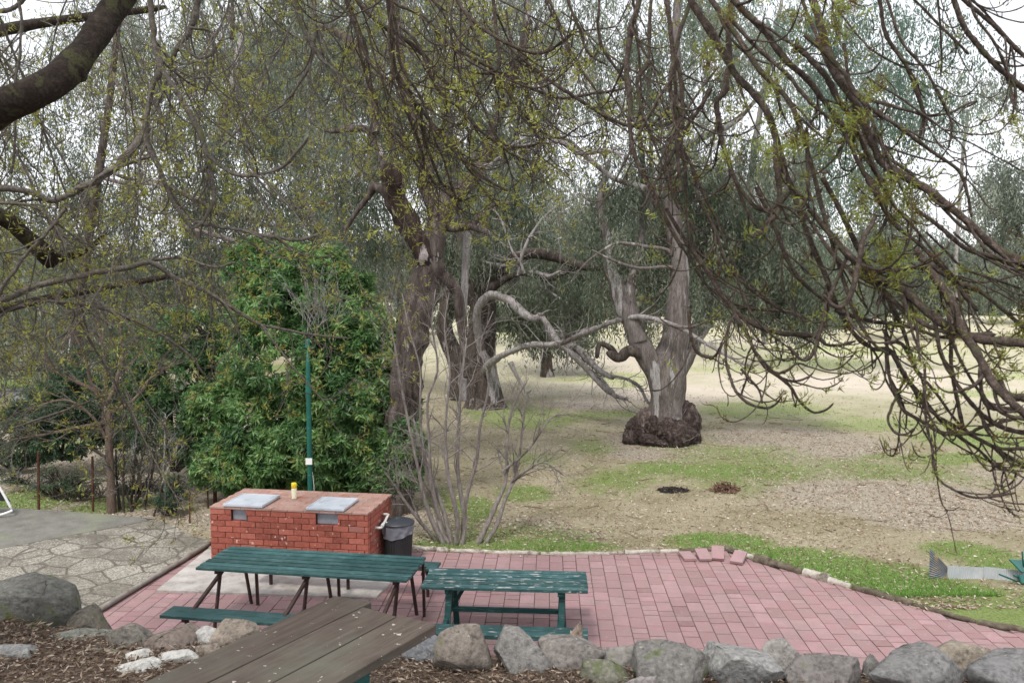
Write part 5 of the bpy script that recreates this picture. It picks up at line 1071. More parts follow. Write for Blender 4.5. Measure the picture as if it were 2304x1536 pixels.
# ---------------- evergreen broadleaf tree behind the barbecue
def leafy(root, blobs, attach, seed, L, W, leafm, bark, per=230, rad=.22, tone=.5, part='crown'):
    """shoots ending in rosettes of broad leaves, gathered near the outside of each lobe"""
    r = np.random.default_rng(seed); cs = []; nn = []; 
    for (px, py, rx, ry, Y, dY, k) in blobs:
        u = nrm(r.normal(0, 1, (k, 3))); u[:, 1] = -abs(u[:, 1])*r.choice([1, 1, 1, -1], k); rr = r.uniform(.62, 1.03, (k, 1))
        cs.append(at(px, py, Y) + u*rr*[pxr(rx, Y), dY, pxr(ry, Y)]); nn.append(u)
    cs = np.concatenate(cs); nn = nrm(np.concatenate(nn)+[0, -.1, .25]); cs[:, 2] = np.maximum(cs[:, 2], .35)
    hub = cs[r.choice(len(cs), max(6, len(cs)//26), replace=False)]; near = np.linalg.norm(cs[:, None]-hub[None], axis=2); h_ = near.argmin(1); dh = near.min(1); keep = r.uniform(0, 1, len(cs)) < np.clip(1.6-dh/.17, .25, 1); hv = r.uniform(-.22, .22, len(hub)); cs = cs + (hub[h_]-cs)*.18 + nn*(.10-dh*.35)[:, None]; cs, nn, h_ = cs[keep], nn[keep], h_[keep]
    cs = cs + .10*np.stack([fbm(cs*1.7, 3, 61), fbm(cs*1.7, 3, 62), fbm(cs*1.7, 3, 63)], -1)
    n = len(cs); m = 12; ix = np.repeat(np.arange(n), m)
    ct = np.clip(tone + hv[h_] + .25*fbm(cs*2.2, 2, 71) + r.normal(0, .08, n), 0, 1)
    az = r.uniform(0, 6.283, n*m); a1 = nrm(np.cross(nn, [.3, .2, 1.])); a2 = np.cross(nn, a1)
    rd = a1[ix]*np.cos(az)[:, None] + a2[ix]*np.sin(az)[:, None]
    D = nn[ix]*r.uniform(.1, .9, (n*m, 1)) + rd*.9 + [0, 0, -.45]
    P = cs[ix] + nn[ix]*r.uniform(-.09, .05, (n*m, 1)) + r.normal(0, .02, (n*m, 3))
    mb = MB(); leaves(mb, P, D, L*r.uniform(.65, 1.2, n*m), W*r.uniform(.8, 1.2, n*m), np.clip(ct[ix] + r.normal(0, .13, n*m), 0, 1), r)
    mb.build(part, leafm, root)
    A = np.concatenate([P_ for P_, _ in attach]); sel = r.choice(n, min(n, 420), replace=False); c2 = cs[sel]
    j = (np.linalg.norm(c2[:, None]-A[None], axis=2)+r.uniform(0, .4, (len(c2), len(A)))).argmin(1); S = A[j]; t = np.linspace(0, 1, 8)[None, :, None]
    mid = (S+c2)/2 + r.normal(0, .08, c2.shape) + [0, 0, .1]; Pb = S[:, None]*(1-t)**2+2*mid[:, None]*t*(1-t)+c2[:, None]*t*t
    mb = MB(); tubes(mb, Pb, taper(len(c2), 8, .014, .003), 4); mb.build('branches', bark, root, smooth=True)
YB = 15.95; b = gp(680, 1140); b[2] = 0
ev = tree('evergreen_tree', 'bushy bright green broadleaf tree behind the brick barbecue and the green pole', 'tree', (b[0], YB, 0))
TE = limbs(ev, 'trunk', [([(690, 1150, 12), (688, 1050, 11), (680, 940, 9), (672, 820, 8), (660, 700, 6), (650, 620, 4)], YB+.3), ([(690, 1080, 8), (740, 960, 7), (780, 850, 5), (790, 760, 3)], YB+.2), ([(685, 1080, 8), (610, 960, 7), (560, 880, 5), (520, 780, 3)], YB+.3)], B_DARK, k=9)
leafy(ev, [(905, 985, 40, 60, YB-.6, .5, 480), (882, 1070, 50, 36, YB-.6, .5, 440), (880, 800, 40, 60, YB-.1, .5, 380), (890, 900, 46, 70, YB-.3, .5, 440), (610, 600, 95, 65, YB+.4, .6, 950), (700, 640, 110, 85, YB+.3, .8, 1235), (650, 690, 130, 90, YB, .9, 1330), (790, 660, 55, 60, YB+.3, .5, 494), (760, 750, 110, 90, YB, .9, 1330), (840, 780, 75, 85, YB, .7, 912), (650, 820, 150, 100, YB-.1, 1.0, 1520), (770, 890, 130, 100, YB-.2, 1.0, 1520), (850, 1000, 85, 90, YB-.1, .8, 1178), (895, 1045, 48, 48, YB-.3, .5, 570), (880, 900, 50, 70, YB, .6, 570),
           (700, 1010, 160, 95, YB-.35, 1.0, 1805), (590, 960, 120, 110, YB, .9, 1140), (520, 1040, 80, 75, YB-.1, .7, 722), (600, 1060, 110, 50, YB-.3, .7, 798), (800, 1060, 110, 45, YB-.3, .7, 722), (480, 930, 60, 90, YB+.3, .6, 494)],
      TE, 501, .135, .040, L_BUSH, B_DARK, tone=.56)
# gray dead twigs showing on the evergreen
r = np.random.default_rng(8); mb = MB(); P0 = np.stack([at(x_, y_, YB-.9) for x_, y_ in zip(r.uniform(680, 760, 34), r.uniform(690, 780, 34))]); P = grow(P0, np.c_[r.normal(0, .35, 34), r.normal(-.1, .1, 34), np.ones(34)], r.uniform(.5, 1.1, 34), 10, up=0, wob=.1, r=r); tubes(mb, P, taper(34, 10, .006, .002), 4)
p, d_, ra, t_, ix = sprout(P, taper(34, 10, .006, .002), 5, .3, 1, 20, 50, r); P2 = grow(p, d_, r.uniform(.15, .4, len(p)), 6, wob=.12, r=r); tubes(mb, P2, taper(len(p), 6, .003, .0015), 3); mb.build('dead_twigs', B_PALE, ev, smooth=True)

def shrub(name, label, px, py, Y, blobs, seed, L, W, leafm, tone=.4, stems=5):
    b = at(px, py, Y); b[2] = 0; s_ = tree(name, label, 'shrub', b); r = np.random.default_rng(seed); paths = []
    for k in range(stems):
        q = blobs[k % len(blobs)]; ex, ey = q[0]+r.uniform(-.5, .5)*q[2], q[1]
        paths.append(([(px+r.uniform(-14, 14), py, 4), ((px+ex)/2+r.uniform(-20, 20), (py+ey)/2, 3), (ex, ey, 2)], [Y, q[4]]))
    T = limbs(s_, 'stem', paths, B_DARK, k=6, n=12); leafy(s_, blobs, T, seed, L, W, leafm, B_DARK, tone=tone); return s_
shrub('dark_shrub', 'dark bluish-green spreading shrub at the left below the bare twigs', 150, 1035, 18, [(110, 930, 95, 65, 18, .9, 1000), (200, 900, 100, 75, 18.2, .9, 1000), (150, 985, 110, 38, 18, .8, 700), (290, 930, 70, 80, 18.4, .8, 800), (230, 830, 110, 60, 18.6, .9, 600)], 510, .11, .032, L_DBUSH)
shrub('leafy_shrub', 'tall dark green bush filling the gap left of the evergreen tree', 400, 1060, 17, [(400, 850, 110, 90, 17.2, .8, 1200), (440, 760, 90, 70, 17.4, .7, 700), (370, 950, 110, 80, 17, .8, 1000), (470, 970, 70, 90, 16.8, .7, 700), (330, 780, 90, 60, 17.6, .7, 500)], 511, .11, .034, L_BUSH, tone=.30)
shrub('leafy_shrub', 'straggly green bush left of the tall rusty post at the far left', 20, 1075, 18.5, [(20, 1030, 90, 50, 18.5, .8, 420), (-60, 1000, 100, 70, 18.5, .8, 300)], 515, .08, .022, L_DBUSH, tone=.45)
shrub('low_shrub', 'low dark green bush at the foot of the thin stems left of the barbecue', 385, 1168, 15, [(385, 1130, 34, 34, 15, .3, 150), (400, 1080, 30, 34, 15.1, .3, 60)], 512, .06, .018, L_DBUSH, tone=.35)
shrub('low_shrub', 'small leafy bush between the two tall rusty posts', 140, 1130, 16, [(130, 1085, 60, 45, 16.4, .5, 200), (40, 1080, 60, 50, 16.8, .5, 150), (190, 1100, 50, 34, 16.2, .5, 120), (310, 1110, 60, 40, 15.8, .4, 120)], 513, .05, .012, L_DBUSH, tone=.5)

# ---------------- bare shrubs and the thin bare tree
def bare(root, paths, m, seed, n1=10, n2=6, L1=(.4, 1.0), L2=(.15, .45), r1=.5, up=.9, part='stem', tw='twigs', k=7, amin=18, amax=48, leaf=None, disp=.15, twm=None, nl=0, droop=0, minr=.0016):
    r = np.random.default_rng(seed); P, Rr = zip(*[pline(q, Y, 24) for q, Y in paths]); P = np.stack(P); Rr = np.stack(Rr)
    if part == 'stem':
        for a, b_ in zip(P, Rr): mb = MB(); tubes(mb, a, b_, k, disp=disp, dfreq=6); mb.build(part, m, root, smooth=True)
    else: mb = MB(); tubes(mb, P, Rr, k, disp=disp, dfreq=6); mb.build(part, m, root, smooth=True)
    p, d, ra, t, ix = sprout(P, Rr, n1, .3, 1, amin, amax, r); A = grow(p, d, r.uniform(*L1, len(p))*(1.15-t*.5), 12, droop=droop, up=up*.35, wob=.09, bend=.3, r=r); AR = taper(len(p), 12, np.maximum(ra*r1, minr*1.4), minr)
    mb = MB(); tubes(mb, A, AR, 5)
    p, d, ra, t, ix = sprout(A, AR, n2, .2, 1, 22, 60, r); B = grow(p, d, r.uniform(*L2, len(p)), 8, droop=droop, up=up*.4, wob=.1, bend=.3, r=r); BR_ = taper(len(p), 8, np.maximum(ra*.6, minr), minr*.6); tubes(mb, B, BR_, 3)
    p, d, ra, t, ix = sprout(B, BR_, 2, .3, 1, 25, 60, r); Cc = grow(p, d, r.uniform(.06, .2, len(p)), 5, up=up*.3, wob=.1, r=r); tubes(mb, Cc, taper(len(p), 5, minr*.8, minr*.5), 3)
    mb.build(tw, twm or m, root, smooth=True)
    return A, B, Cc
YS = 13.35; b = gp(1022, 1228); b[2] = .03; sh = tree('bare_shrub', 'leafless many-stemmed grey shrub at the patio rim right of the bin', 'shrub', b)
ps = [[(1000, 1228, 6), (972, 1170, 5.5), (955, 1120, 5), (942, 1060, 4), (925, 980, 3), (905, 880, 2.6), (885, 760, 2), (866, 670, 1.4)], [(1006, 1228, 6), (985, 1150, 5.5), (970, 1080, 4.5), (966, 1000, 3.5), (962, 900, 3), (985, 830, 2.4), (972, 730, 1.8), (980, 650, 1.2)], [(1018, 1228, 6), (998, 1150, 5.5), (975, 1085, 4), (955, 1020, 3), (945, 930, 2.4), (945, 830, 2), (920, 740, 1.6), (905, 660, 1.2)],
      [(1024, 1228, 6.5), (1030, 1180, 6), (1022, 1130, 5.5), (1008, 1070, 5), (1002, 1000, 4), (1004, 930, 3), (1012, 830, 2.4), (1000, 740, 1.8), (1010, 660, 1.2)], [(1038, 1226, 7), (1046, 1170, 6.5), (1040, 1130, 6), (1030, 1060, 4.5), (1032, 960, 4), (1038, 860, 3), (1050, 760, 2)], [(1040, 1226, 6), (1046, 1140, 5), (1060, 1080, 4), (1074, 1028, 4), (1080, 960, 3), (1100, 860, 2.4), (1080, 780, 1.8), (1110, 700, 1.2)],
      [(1072, 1228, 7), (1096, 1180, 6), (1118, 1130, 5.5), (1138, 1080, 4), (1140, 1000, 3), (1152, 920, 2.5), (1190, 850, 1.5)], [(1088, 1228, 5.5), (1118, 1180, 5), (1134, 1130, 4.5), (1158, 1070, 4), (1172, 1000, 3), (1180, 900, 2)], [(988, 1222, 4.5), (960, 1190, 4.5), (920, 1140, 4), (885, 1088, 3), (865, 1060, 2)],
      [(1150, 1085, 3.5), (1190, 1055, 2.5), (1225, 1040, 2), (1270, 1070, 1.5)], [(1012, 1228, 5), (992, 1190, 5), (978, 1140, 4), (960, 1060, 3), (930, 940, 2)], [(1130, 1060, 3), (1190, 1010, 2.5), (1240, 940, 2), (1290, 930, 1.2)]]
rr_ = np.random.default_rng(2)
bare(sh, [(q, [YS+rr_.uniform(-.1, .15), YS+rr_.uniform(-.7, .9)]) for q in ps], B_SHRUB, 601, n1=13, n2=6, L1=(.4, 1.15), L2=(.15, .5), up=.8)
# thin bare tree, left
YT = 15.2; b = gp(250, 1152, .1); bt_ = tree('bare_tree', 'thin bare tree with brown trunk fanning into pale twigs at the left', 'tree', b)
ps = [([(252, 1155, 11), (250, 1090, 9), (246, 1010, 8), (243, 930, 8), (240, 905, 8)], YT), ([(241, 910, 6), (215, 880, 5), (165, 855, 4), (120, 830, 3), (95, 780, 2)], [YT, YT-.5]), ([(240, 908, 6), (237, 860, 4), (232, 790, 3), (215, 700, 2)], YT), ([(242, 905, 6), (260, 860, 5), (275, 800, 3.5), (268, 720, 2)], [YT, YT+.4]),
      ([(243, 950, 5), (180, 960, 4), (110, 975, 3), (20, 990, 2)], [YT, YT-.8]), ([(243, 930, 5), (300, 900, 4), (340, 850, 3), (390, 820, 2)], [YT, YT+.3]), ([(246, 1000, 4), (210, 940, 3), (150, 900, 2.5), (60, 920, 1.5)], [YT, YT-.6]), ([(240, 905, 4), (205, 860, 3.5), (190, 800, 2.5), (160, 740, 2)], [YT, YT-.3])]
A, B, Cc = bare(bt_, ps, barkmat('bare_tree_bark', (.08, .055, .042), (.16, .115, .09), (.25, .20, .165), sc=18), 602, n1=12, n2=6, L1=(.5, 1.4), L2=(.2, .6), up=.5, part='trunk', k=9, twm=B_GREYT, minr=.0022)
# thicket of thin dark stems
b = gp(320, 1165, .1); th_ = tree('thicket', 'thicket of thin dark stems with sparse leaves right of the thin bare tree', 'shrub', b); r = np.random.default_rng(17); ps = []
for x0, x1, yt in ((272, 262, 960), (278, 285, 930), (292, 312, 900), (300, 330, 980), (318, 352, 960), (330, 300, 1000), (345, 400, 1000), (300, 270, 1050), (355, 372, 930), (290, 340, 1060), (362, 350, 1010)):
    ps.append(([(x0, 1165, r.uniform(2.5, 5)), ((x0+x1)/2+r.uniform(-8, 8), (1165+yt)/2, 2.5), (x1, yt, 1.4)], [15.2+r.uniform(-.4, .6), 15.4]))
A, B, Cc = bare(th_, ps, B_DARK, 603, n1=9, n2=5, L1=(.3, .9), L2=(.1, .35), up=.4)
E = B[:, -1]; n = len(E)*3; ix = np.repeat(np.arange(len(E)), 3); mb = MB(); leaves(mb, E[ix]+r.normal(0, .05, (n, 3)), r.normal(0, 1, (n, 3)), .045, .016, r.uniform(.2, .9, n), r); mb.build('foliage', L_DBUSH, th_)

# ================================================================ NEAR TREES OVER THE TERRACE
def tufts(mb, E, D, r, m, L, W, tone, sp=.02, back=.05):
    n = len(E)*m; ix = np.repeat(np.arange(len(E)), m); D = nrm(D)
    ct = np.clip(tone + r.normal(0, .16, len(E)), 0.05, 1)
    P = E[ix] - D[ix]*r.uniform(0, back, (n, 1)) + r.normal(0, sp*.4, (n, 3)); q = D[ix]*.7 + r.normal(0, .62, (n, 3)); 
    leaves(mb, P, q, L*r.uniform(.5, 1.2, n), W*r.uniform(.7, 1.3, n), np.clip(ct[ix]+r.normal(0, .17, n), 0, 1), r)
def knob(Rr, r, a=.22):
    return Rr*(1 + a*np.clip(r.normal(0, 1, Rr.shape), -.4, 2))
def sprays(root, mains, seed, barkm, leafm, dens1=7, dens2=7, L1=(.25, .7), L2=(.1, .35), Lf=.03, Wf=.007, m=10, tone=.5, droop=.7, up=1.4, minr=.0022, leafp=.6, extra=None, azim=None, name='branch', k=8, thin=.8, leafalong=1, copies=0):
    r = np.random.default_rng(seed); n = 56
    P = []; Rr = []
    for pts, Y in mains:
        a, b_ = pline(pts, Y, n)
        low = a[:, 2].min() < 3.95 and a[:, 0].max() < 1.45
        for c_ in range(0 if low else int(copies) + (r.uniform() < copies % 1)):      # fellow branches running beside the traced one
            off = r.normal(0, 1, 3)*[.085, .09, .085]*np.mean(Y)/3; sc_ = r.uniform(.85, 1.12); a2 = a[0] + (a-a[0])*sc_ + off + .05*np.mean(Y)/3*np.stack([fbm(a*1.5+c_*9+k_, 2, 50+k_) for k_ in range(3)], -1); ct_ = r.uniform(.45, .8); P.append(a2); Rr.append(b_*ct_*thin)
        P.append(a + .011*fbm(a*9, 2, 3)[:, None]*[1, .6, -.8] + .004*fbm(a*26, 2, 4)[:, None]*[-.6, .8, 1]); Rr.append(b_*thin)
    if extra is not None:
        for a, b_ in extra: q_ = spl(np.c_[a, b_], n); P.append(q_[:, :3]); Rr.append(q_[:, 3])
    P = np.stack(P); Rr = np.stack(Rr)
    mb = MB(); tubes(mb, P, knob(Rr, r, .10), k, disp=.3, dfreq=45)
    ln = plen(P); kk = np.maximum(1, (ln*dens1).astype(int)); p, d, ra, t, ix = sprout(P, Rr, kk, .12, 1, 22, 62, r)
    d = nrm(d + [0, 0, -.25])
    A = grow(p, d, r.uniform(*L1, len(p))*(1.1-.4*t), 14, droop=droop, up=up, wob=.07, bend=.45, r=r); AR = taper(len(p), 14, np.clip(ra*.55, minr*1.25, minr*3.2), minr)
    tubes(mb, A, knob(AR, r, .14), 5)
    kk = np.maximum(1, (plen(A)*dens2).astype(int)); p, d, ra, t, ix = sprout(A, AR, kk, .2, 1, 25, 65, r)
    B = grow(p, d, r.uniform(*L2, len(p)), 9, droop=droop*.6, up=up*.8, wob=.07, bend=.5, r=r); BR_ = taper(len(p), 9, np.minimum(ra*.75, minr*1.2), minr*.7); tubes(mb, B, knob(BR_, r, .16), 4)
    mb.build('branches', barkm, root, smooth=True)
    # leaf tufts at the tips and at some nodes
    E = np.concatenate([A[:, -1], B[:, -1]]); DD = np.concatenate([A[:, -1]-A[:, -2], B[:, -1]-B[:, -2]])
    cn = .5 + .5*fbm(E*1.1+seed, 2, seed); sel = r.uniform(0, 1, len(E)) < leafp*np.clip(cn*2.2-.35, .05, 1.3); E = E[sel]; DD = DD[sel]
    lm = MB(); tufts(lm, E, DD, r, m, Lf, Wf, tone)
    if leafalong:
        j = r.integers(2, 8, len(B)); E2 = B[np.arange(len(B)), j]; D2 = r.normal(0, 1, E2.shape) + [0, 0, .6]; s2 = r.uniform(0, 1, len(E2)) < leafp*.6*leafalong
        tufts(lm, E2[s2], D2[s2], r, max(3, m//2), Lf*.8, Wf, tone)
    lm.build('foliage', leafm, root)
    return A, B
def hanging(seeds, r, Lr, droop=1.0, up=.7, r0=.006, r1=.003, dirx=0.0, n=30, wob=.035, bend=.25, D=None):
    M = len(seeds)
    if D is None: D = np.c_[r.normal(dirx, .45, M), r.normal(0, .4, M), r.uniform(-1, -.1, M)]
    P = grow(seeds, D, r.uniform(*Lr, M), n, droop=droop, up=up, wob=wob, bend=bend, r=r); Rr = taper(M, n, r.uniform(r0*.6, r0*1.3, M), r1)
    return [(P[i], Rr[i]) for i in range(M)]

# --- left tree
r = np.random.default_rng(21); lt = tree('near_tree', 'near tree on the left with a thick dark curved limb and fine yellow-green budding twigs', 'tree', (-4.4, 4.6, TZ), 'budding trees hanging over the terrace')
TRK = [(np.array([-4.4, 4.6, TZ-.1]), .22), (np.array([-4.3, 4.7, 3.2]), .19), (np.array([-4.0, 4.8, 4.6]), .17), (np.array([-3.5, 4.9, 6.0]), .13), (np.array([-2.6, 5.2, 7.3]), .09), (np.array([-1.0, 5.6, 8.4]), .06), (np.array([1.0, 6.2, 8.9]), .035)]
mb = MB(); S = spl([[*p, q] for p, q in TRK], 60); tubes(mb, S[:, :3], S[:, 3], 14, disp=.25, dfreq=5)
S2 = spl([[-3.7, 4.9, 5.6, .10], [-2.6, 6.5, 7.0, .08], [-1.6, 8.0, 7.6, .06], [0.0, 9.2, 7.9, .035]], 40); tubes(mb, S2[:, :3], S2[:, 3], 12, disp=.25, dfreq=5)
S3 = spl([[-4.1, 4.8, 4.4, .10], [-5.0, 6.6, 5.4, .08], [-5.2, 8.4, 6.6, .06], [-4.0, 10, 7.4, .035]], 40); tubes(mb, S3[:, :3], S3[:, 3], 12, disp=.25, dfreq=5)
S4 = spl([[-4.3, 4.7, 3.0, .07], [-4.6, 6.0, 3.6, .055], [-4.4, 7.4, 4.0, .04], [-3.4, 8.6, 4.3, .025]], 40); tubes(mb, S4[:, :3], S4[:, 3], 10, disp=.25, dfreq=5)
mb.build('trunk', B_LIMB, lt, smooth=True)
for q_ in (([([(-130, 300, 44), (-40, 262, 42), (0, 240, 37), (60, 218, 34), (115, 190, 33), (155, 155, 33), (190, 115, 30), (222, 70, 29), (255, 20, 30), (300, -60, 30), (340, -160, 28)], [3.4, 3.3, 3.6, 3.9]), ([(155, 160, 22), (178, 168, 19), (192, 171, 13)], 3.46)]),
    ([([(-60, 480, 22), (10, 492, 19), (55, 530, 18), (95, 565, 19), (118, 590, 20)], [5, 5.4]), ([(95, 575, 12), (140, 580, 9), (200, 560, 6), (240, 520, 4)], 5.4)])): limbs(lt, 'limb', q_, B_LIMB, k=18, n=50, disp=.22, dfreq=7)
mainsL = [([(330, -60, 8), (337, 0, 8), (347, 100, 8), (360, 150, 9), (340, 207, 7), (327, 283, 7), (335, 333, 7), (353, 367, 7), (367, 400, 6), (400, 473, 5), (430, 512, 4), (470, 560, 3)], [4.6, 4.4]),
 ([(358, 145, 6), (400, 213, 7), (433, 267, 8), (457, 317, 8), (473, 383, 6.5), (478, 460, 6), (460, 500, 5), (430, 515, 3)], [4.5, 4.3]), ([(455, -60, 9), (447, 0, 9), (433, 60, 8.5), (397, 117, 7), (388, 160, 5), (400, 190, 4)], 4.6),
 ([(467, 350, 5), (517, 387, 5), (567, 393, 5), (633, 373, 5), (675, 335, 4.5), (696, 310, 4)], [4.3, 4.1]), ([(440, 500, 5), (500, 512, 5), (560, 520, 5), (600, 532, 5), (677, 537, 5), (733, 515, 3.5)], [4.4, 4.2]),
 ([(330, 290, 12), (307, 323, 12), (270, 365, 11), (233, 393, 10), (195, 417, 9.5), (117, 450, 8), (67, 430, 8), (0, 423, 9), (-80, 425, 9)], [5.6, 5]), ([(340, 350, 4), (283, 367, 5), (200, 413, 5), (167, 424, 4)], 4.9), ([(-40, 445, 4), (0, 453, 4), (67, 463, 4), (110, 487, 3.5), (150, 560, 3)], 5),
 ([(-80, 700, 11), (0, 677, 10), (33, 662, 9), (100, 639, 8), (180, 622, 8), (283, 602, 8), (340, 590, 8), (400, 629, 6), (467, 657, 6), (533, 699, 5.5), (583, 729, 4.5), (633, 739, 4), (717, 755, 3), (790, 760, 2)], [5, 5.4, 5.8]), ([(345, 585, 5), (400, 580, 4), (480, 600, 3.5), (530, 590, 3)], 5.5),
 ([(-60, 745, 5), (0, 712, 5), (50, 685, 5), (117, 677, 5), (200, 685, 5), (283, 712, 4.5), (367, 755, 4), (433, 805, 3.5), (460, 845, 2.5)], [5, 5.6]), ([(150, 470, 5), (113, 512, 5), (67, 562, 5), (20, 629, 5), (-10, 690, 5)], 5),
 ([(160, 690, 3.5), (217, 789, 3.5), (267, 872, 3.2), (300, 945, 2.8), (320, 985, 2)], [5.6, 6]), ([(585, 730, 3), (640, 800, 2.6), (700, 870, 2.2), (740, 900, 2), (800, 850, 1.6)], 6), ([(-40, 990, 3), (67, 950, 3), (167, 915, 3), (235, 890, 2.5)], 6.4),
 ([(520, -40, 5), (525, 40, 5), (520, 90, 5), (530, 65, 3)], 4), ([(425, 60, 4), (478, 75, 4), (475, 120, 4), (445, 130, 4), (410, 100, 3)], 4.2), ([(30, -40, 4), (50, 40, 4), (45, 130, 4), (35, 190, 4), (30, 330, 3.5), (25, 390, 3)], 3.6), ([(-20, 30, 7), (40, 10, 6), (90, -20, 5)], 3.8),
 ([(640, -50, 5), (680, 60, 5), (720, 130, 5), (760, 170, 4), (780, 250, 3)], 5.2), ([(700, -50, 5), (710, 60, 5), (690, 160, 4), (640, 230, 3), (600, 260, 2.5)], 5.4)]
mainsC = [([(870, -60, 7), (875, 0, 7), (881, 83, 6.5), (891, 160, 6), (935, 233, 5), (955, 317, 4.5), (968, 350, 4), (995, 413, 3.5), (1020, 430, 2.5)], [5, 5.4]), ([(770, -60, 5), (801, 0, 5), (851, 50, 5.5), (928, 100, 5.5), (968, 140, 5), (988, 173, 4.5), (1028, 200, 4), (1090, 215, 3)], [5.4, 5.2]),
 ([(860, -40, 4), (888, 7, 4), (955, 40, 4), (1008, 97, 4), (1068, 133, 4), (1135, 167, 4), (1198, 200, 4), (1268, 223, 4), (1351, 207, 3.5), (1408, 197, 3)], [5, 4.8]), ([(1010, -60, 5), (1028, 0, 5.5), (1068, 50, 5.5), (1121, 87, 5), (1168, 110, 5), (1218, 120, 4.5), (1261, 100, 4), (1301, 63, 3)], [4.6, 4.4]),
 ([(1108, -60, 5), (1111, 0, 5), (1118, 83, 5), (1125, 147, 5), (1101, 167, 4), (1058, 160, 3)], 4.6), ([(1140, 100, 4), (1175, 133, 4.5), (1235, 180, 4.5), (1301, 223, 5), (1368, 263, 5), (1418, 283, 4.5), (1468, 277, 4), (1510, 240, 3)], [4.6, 4.2]),
 ([(1350, -50, 4), (1348, 60, 4), (1361, 117, 4), (1401, 173, 4), (1421, 197, 3.5)], 4), ([(1265, -40, 4), (1300, 57, 4), (1325, 120, 3.5), (1370, 150, 3)], 4.3), ([(880, 160, 4), (910, 200, 4.5), (960, 260, 5), (985, 300, 4.5), (1050, 367, 4), (1101, 407, 3.5), (1140, 428, 3)], [5.2, 5]),
 ([(900, 60, 4), (940, 100, 4.5), (985, 200, 4.5), (1040, 250, 4), (1100, 310, 4), (1160, 330, 3.5), (1220, 320, 3)], [5.3, 5]), ([(890, 165, 4), (920, 260, 4), (945, 330, 4), (970, 400, 3.5), (1030, 450, 3), (1070, 440, 2.5)], 5.3), ([(1060, 60, 3), (1130, 190, 3.5), (1190, 270, 3.5), (1250, 310, 3), (1300, 290, 2.5)], 5),
 ([(760, -40, 4), (800, 60, 4), (820, 160, 4), (860, 260, 3.5), (930, 340, 3)], 5.6), ([(1210, -40, 3), (1255, 60, 3.5), (1290, 130, 3.5), (1340, 200, 3)], 4.5), ([(1050, 150, 3), (1090, 250, 3), (1130, 330, 3), (1200, 370, 2.5)], 5)]
def near_pts(S, k, r): j = r.integers(3, len(S), k); return S[j, :3] + r.normal(0, .04, (k, 3))
hang = hanging(near_pts(S, 18, r), r, (1.6, 3.6), 1.1, .5, .008, .003, .3) + hanging(near_pts(S2, 34, r), r, (1.8, 4.2), 1.1, .5, .008, .003, .1) + hanging(near_pts(S3, 38, r), r, (1.4, 2.7), .7, .5, .006, .003, .35) + hanging(near_pts(S4, 8, r), r, (.8, 1.3), -.3, .5, .006, .003, .8)
sprays(lt, mainsL, 22, B_GREYT, L_BUD, 8, 8, L1=(.25, .75), L2=(.1, .35), Lf=.040, Wf=.0078, m=9, tone=.5, leafp=1.0, extra=hang, minr=.0021, leafalong=1.3)
# centre tree sprays belong to the left tree's far limb: a second tree whose limb crosses above the frame
r = np.random.default_rng(23); ct_ = tree('near_tree', 'near tree whose brown drooping twigs with green tufts hang in the top centre', 'tree', (-1.8, 1.2, TZ), 'budding trees hanging over the terrace')
mb = MB(); S5 = spl([[-5.2, -1.5, TZ, .25], [-4.6, -.5, 4.5, .2], [-3.0, 2.5, 7.0, .13], [-1.4, 4.8, 7.6, .08], [.2, 5.0, 7.8, .06], [1.6, 5.2, 7.6, .03]], 60); tubes(mb, S5[:, :3], S5[:, 3], 12, disp=.25, dfreq=5); mb.build('trunk', B_LIMB, ct_, smooth=True); ct_.location = (0, 0, 0)
hang = hanging(near_pts(S5[30:], 30, r), r, (.9, 2.1), 1.0, .6, .007, .003, .35)
sprays(ct_, mainsC, 24, B_TWIG, L_BUD, 9, 8, L1=(.25, .7), L2=(.1, .32), Lf=.038, Wf=.008, m=11, tone=.6, leafp=.7, extra=hang, minr=.0020, droop=.8, up=1.5, copies=1)
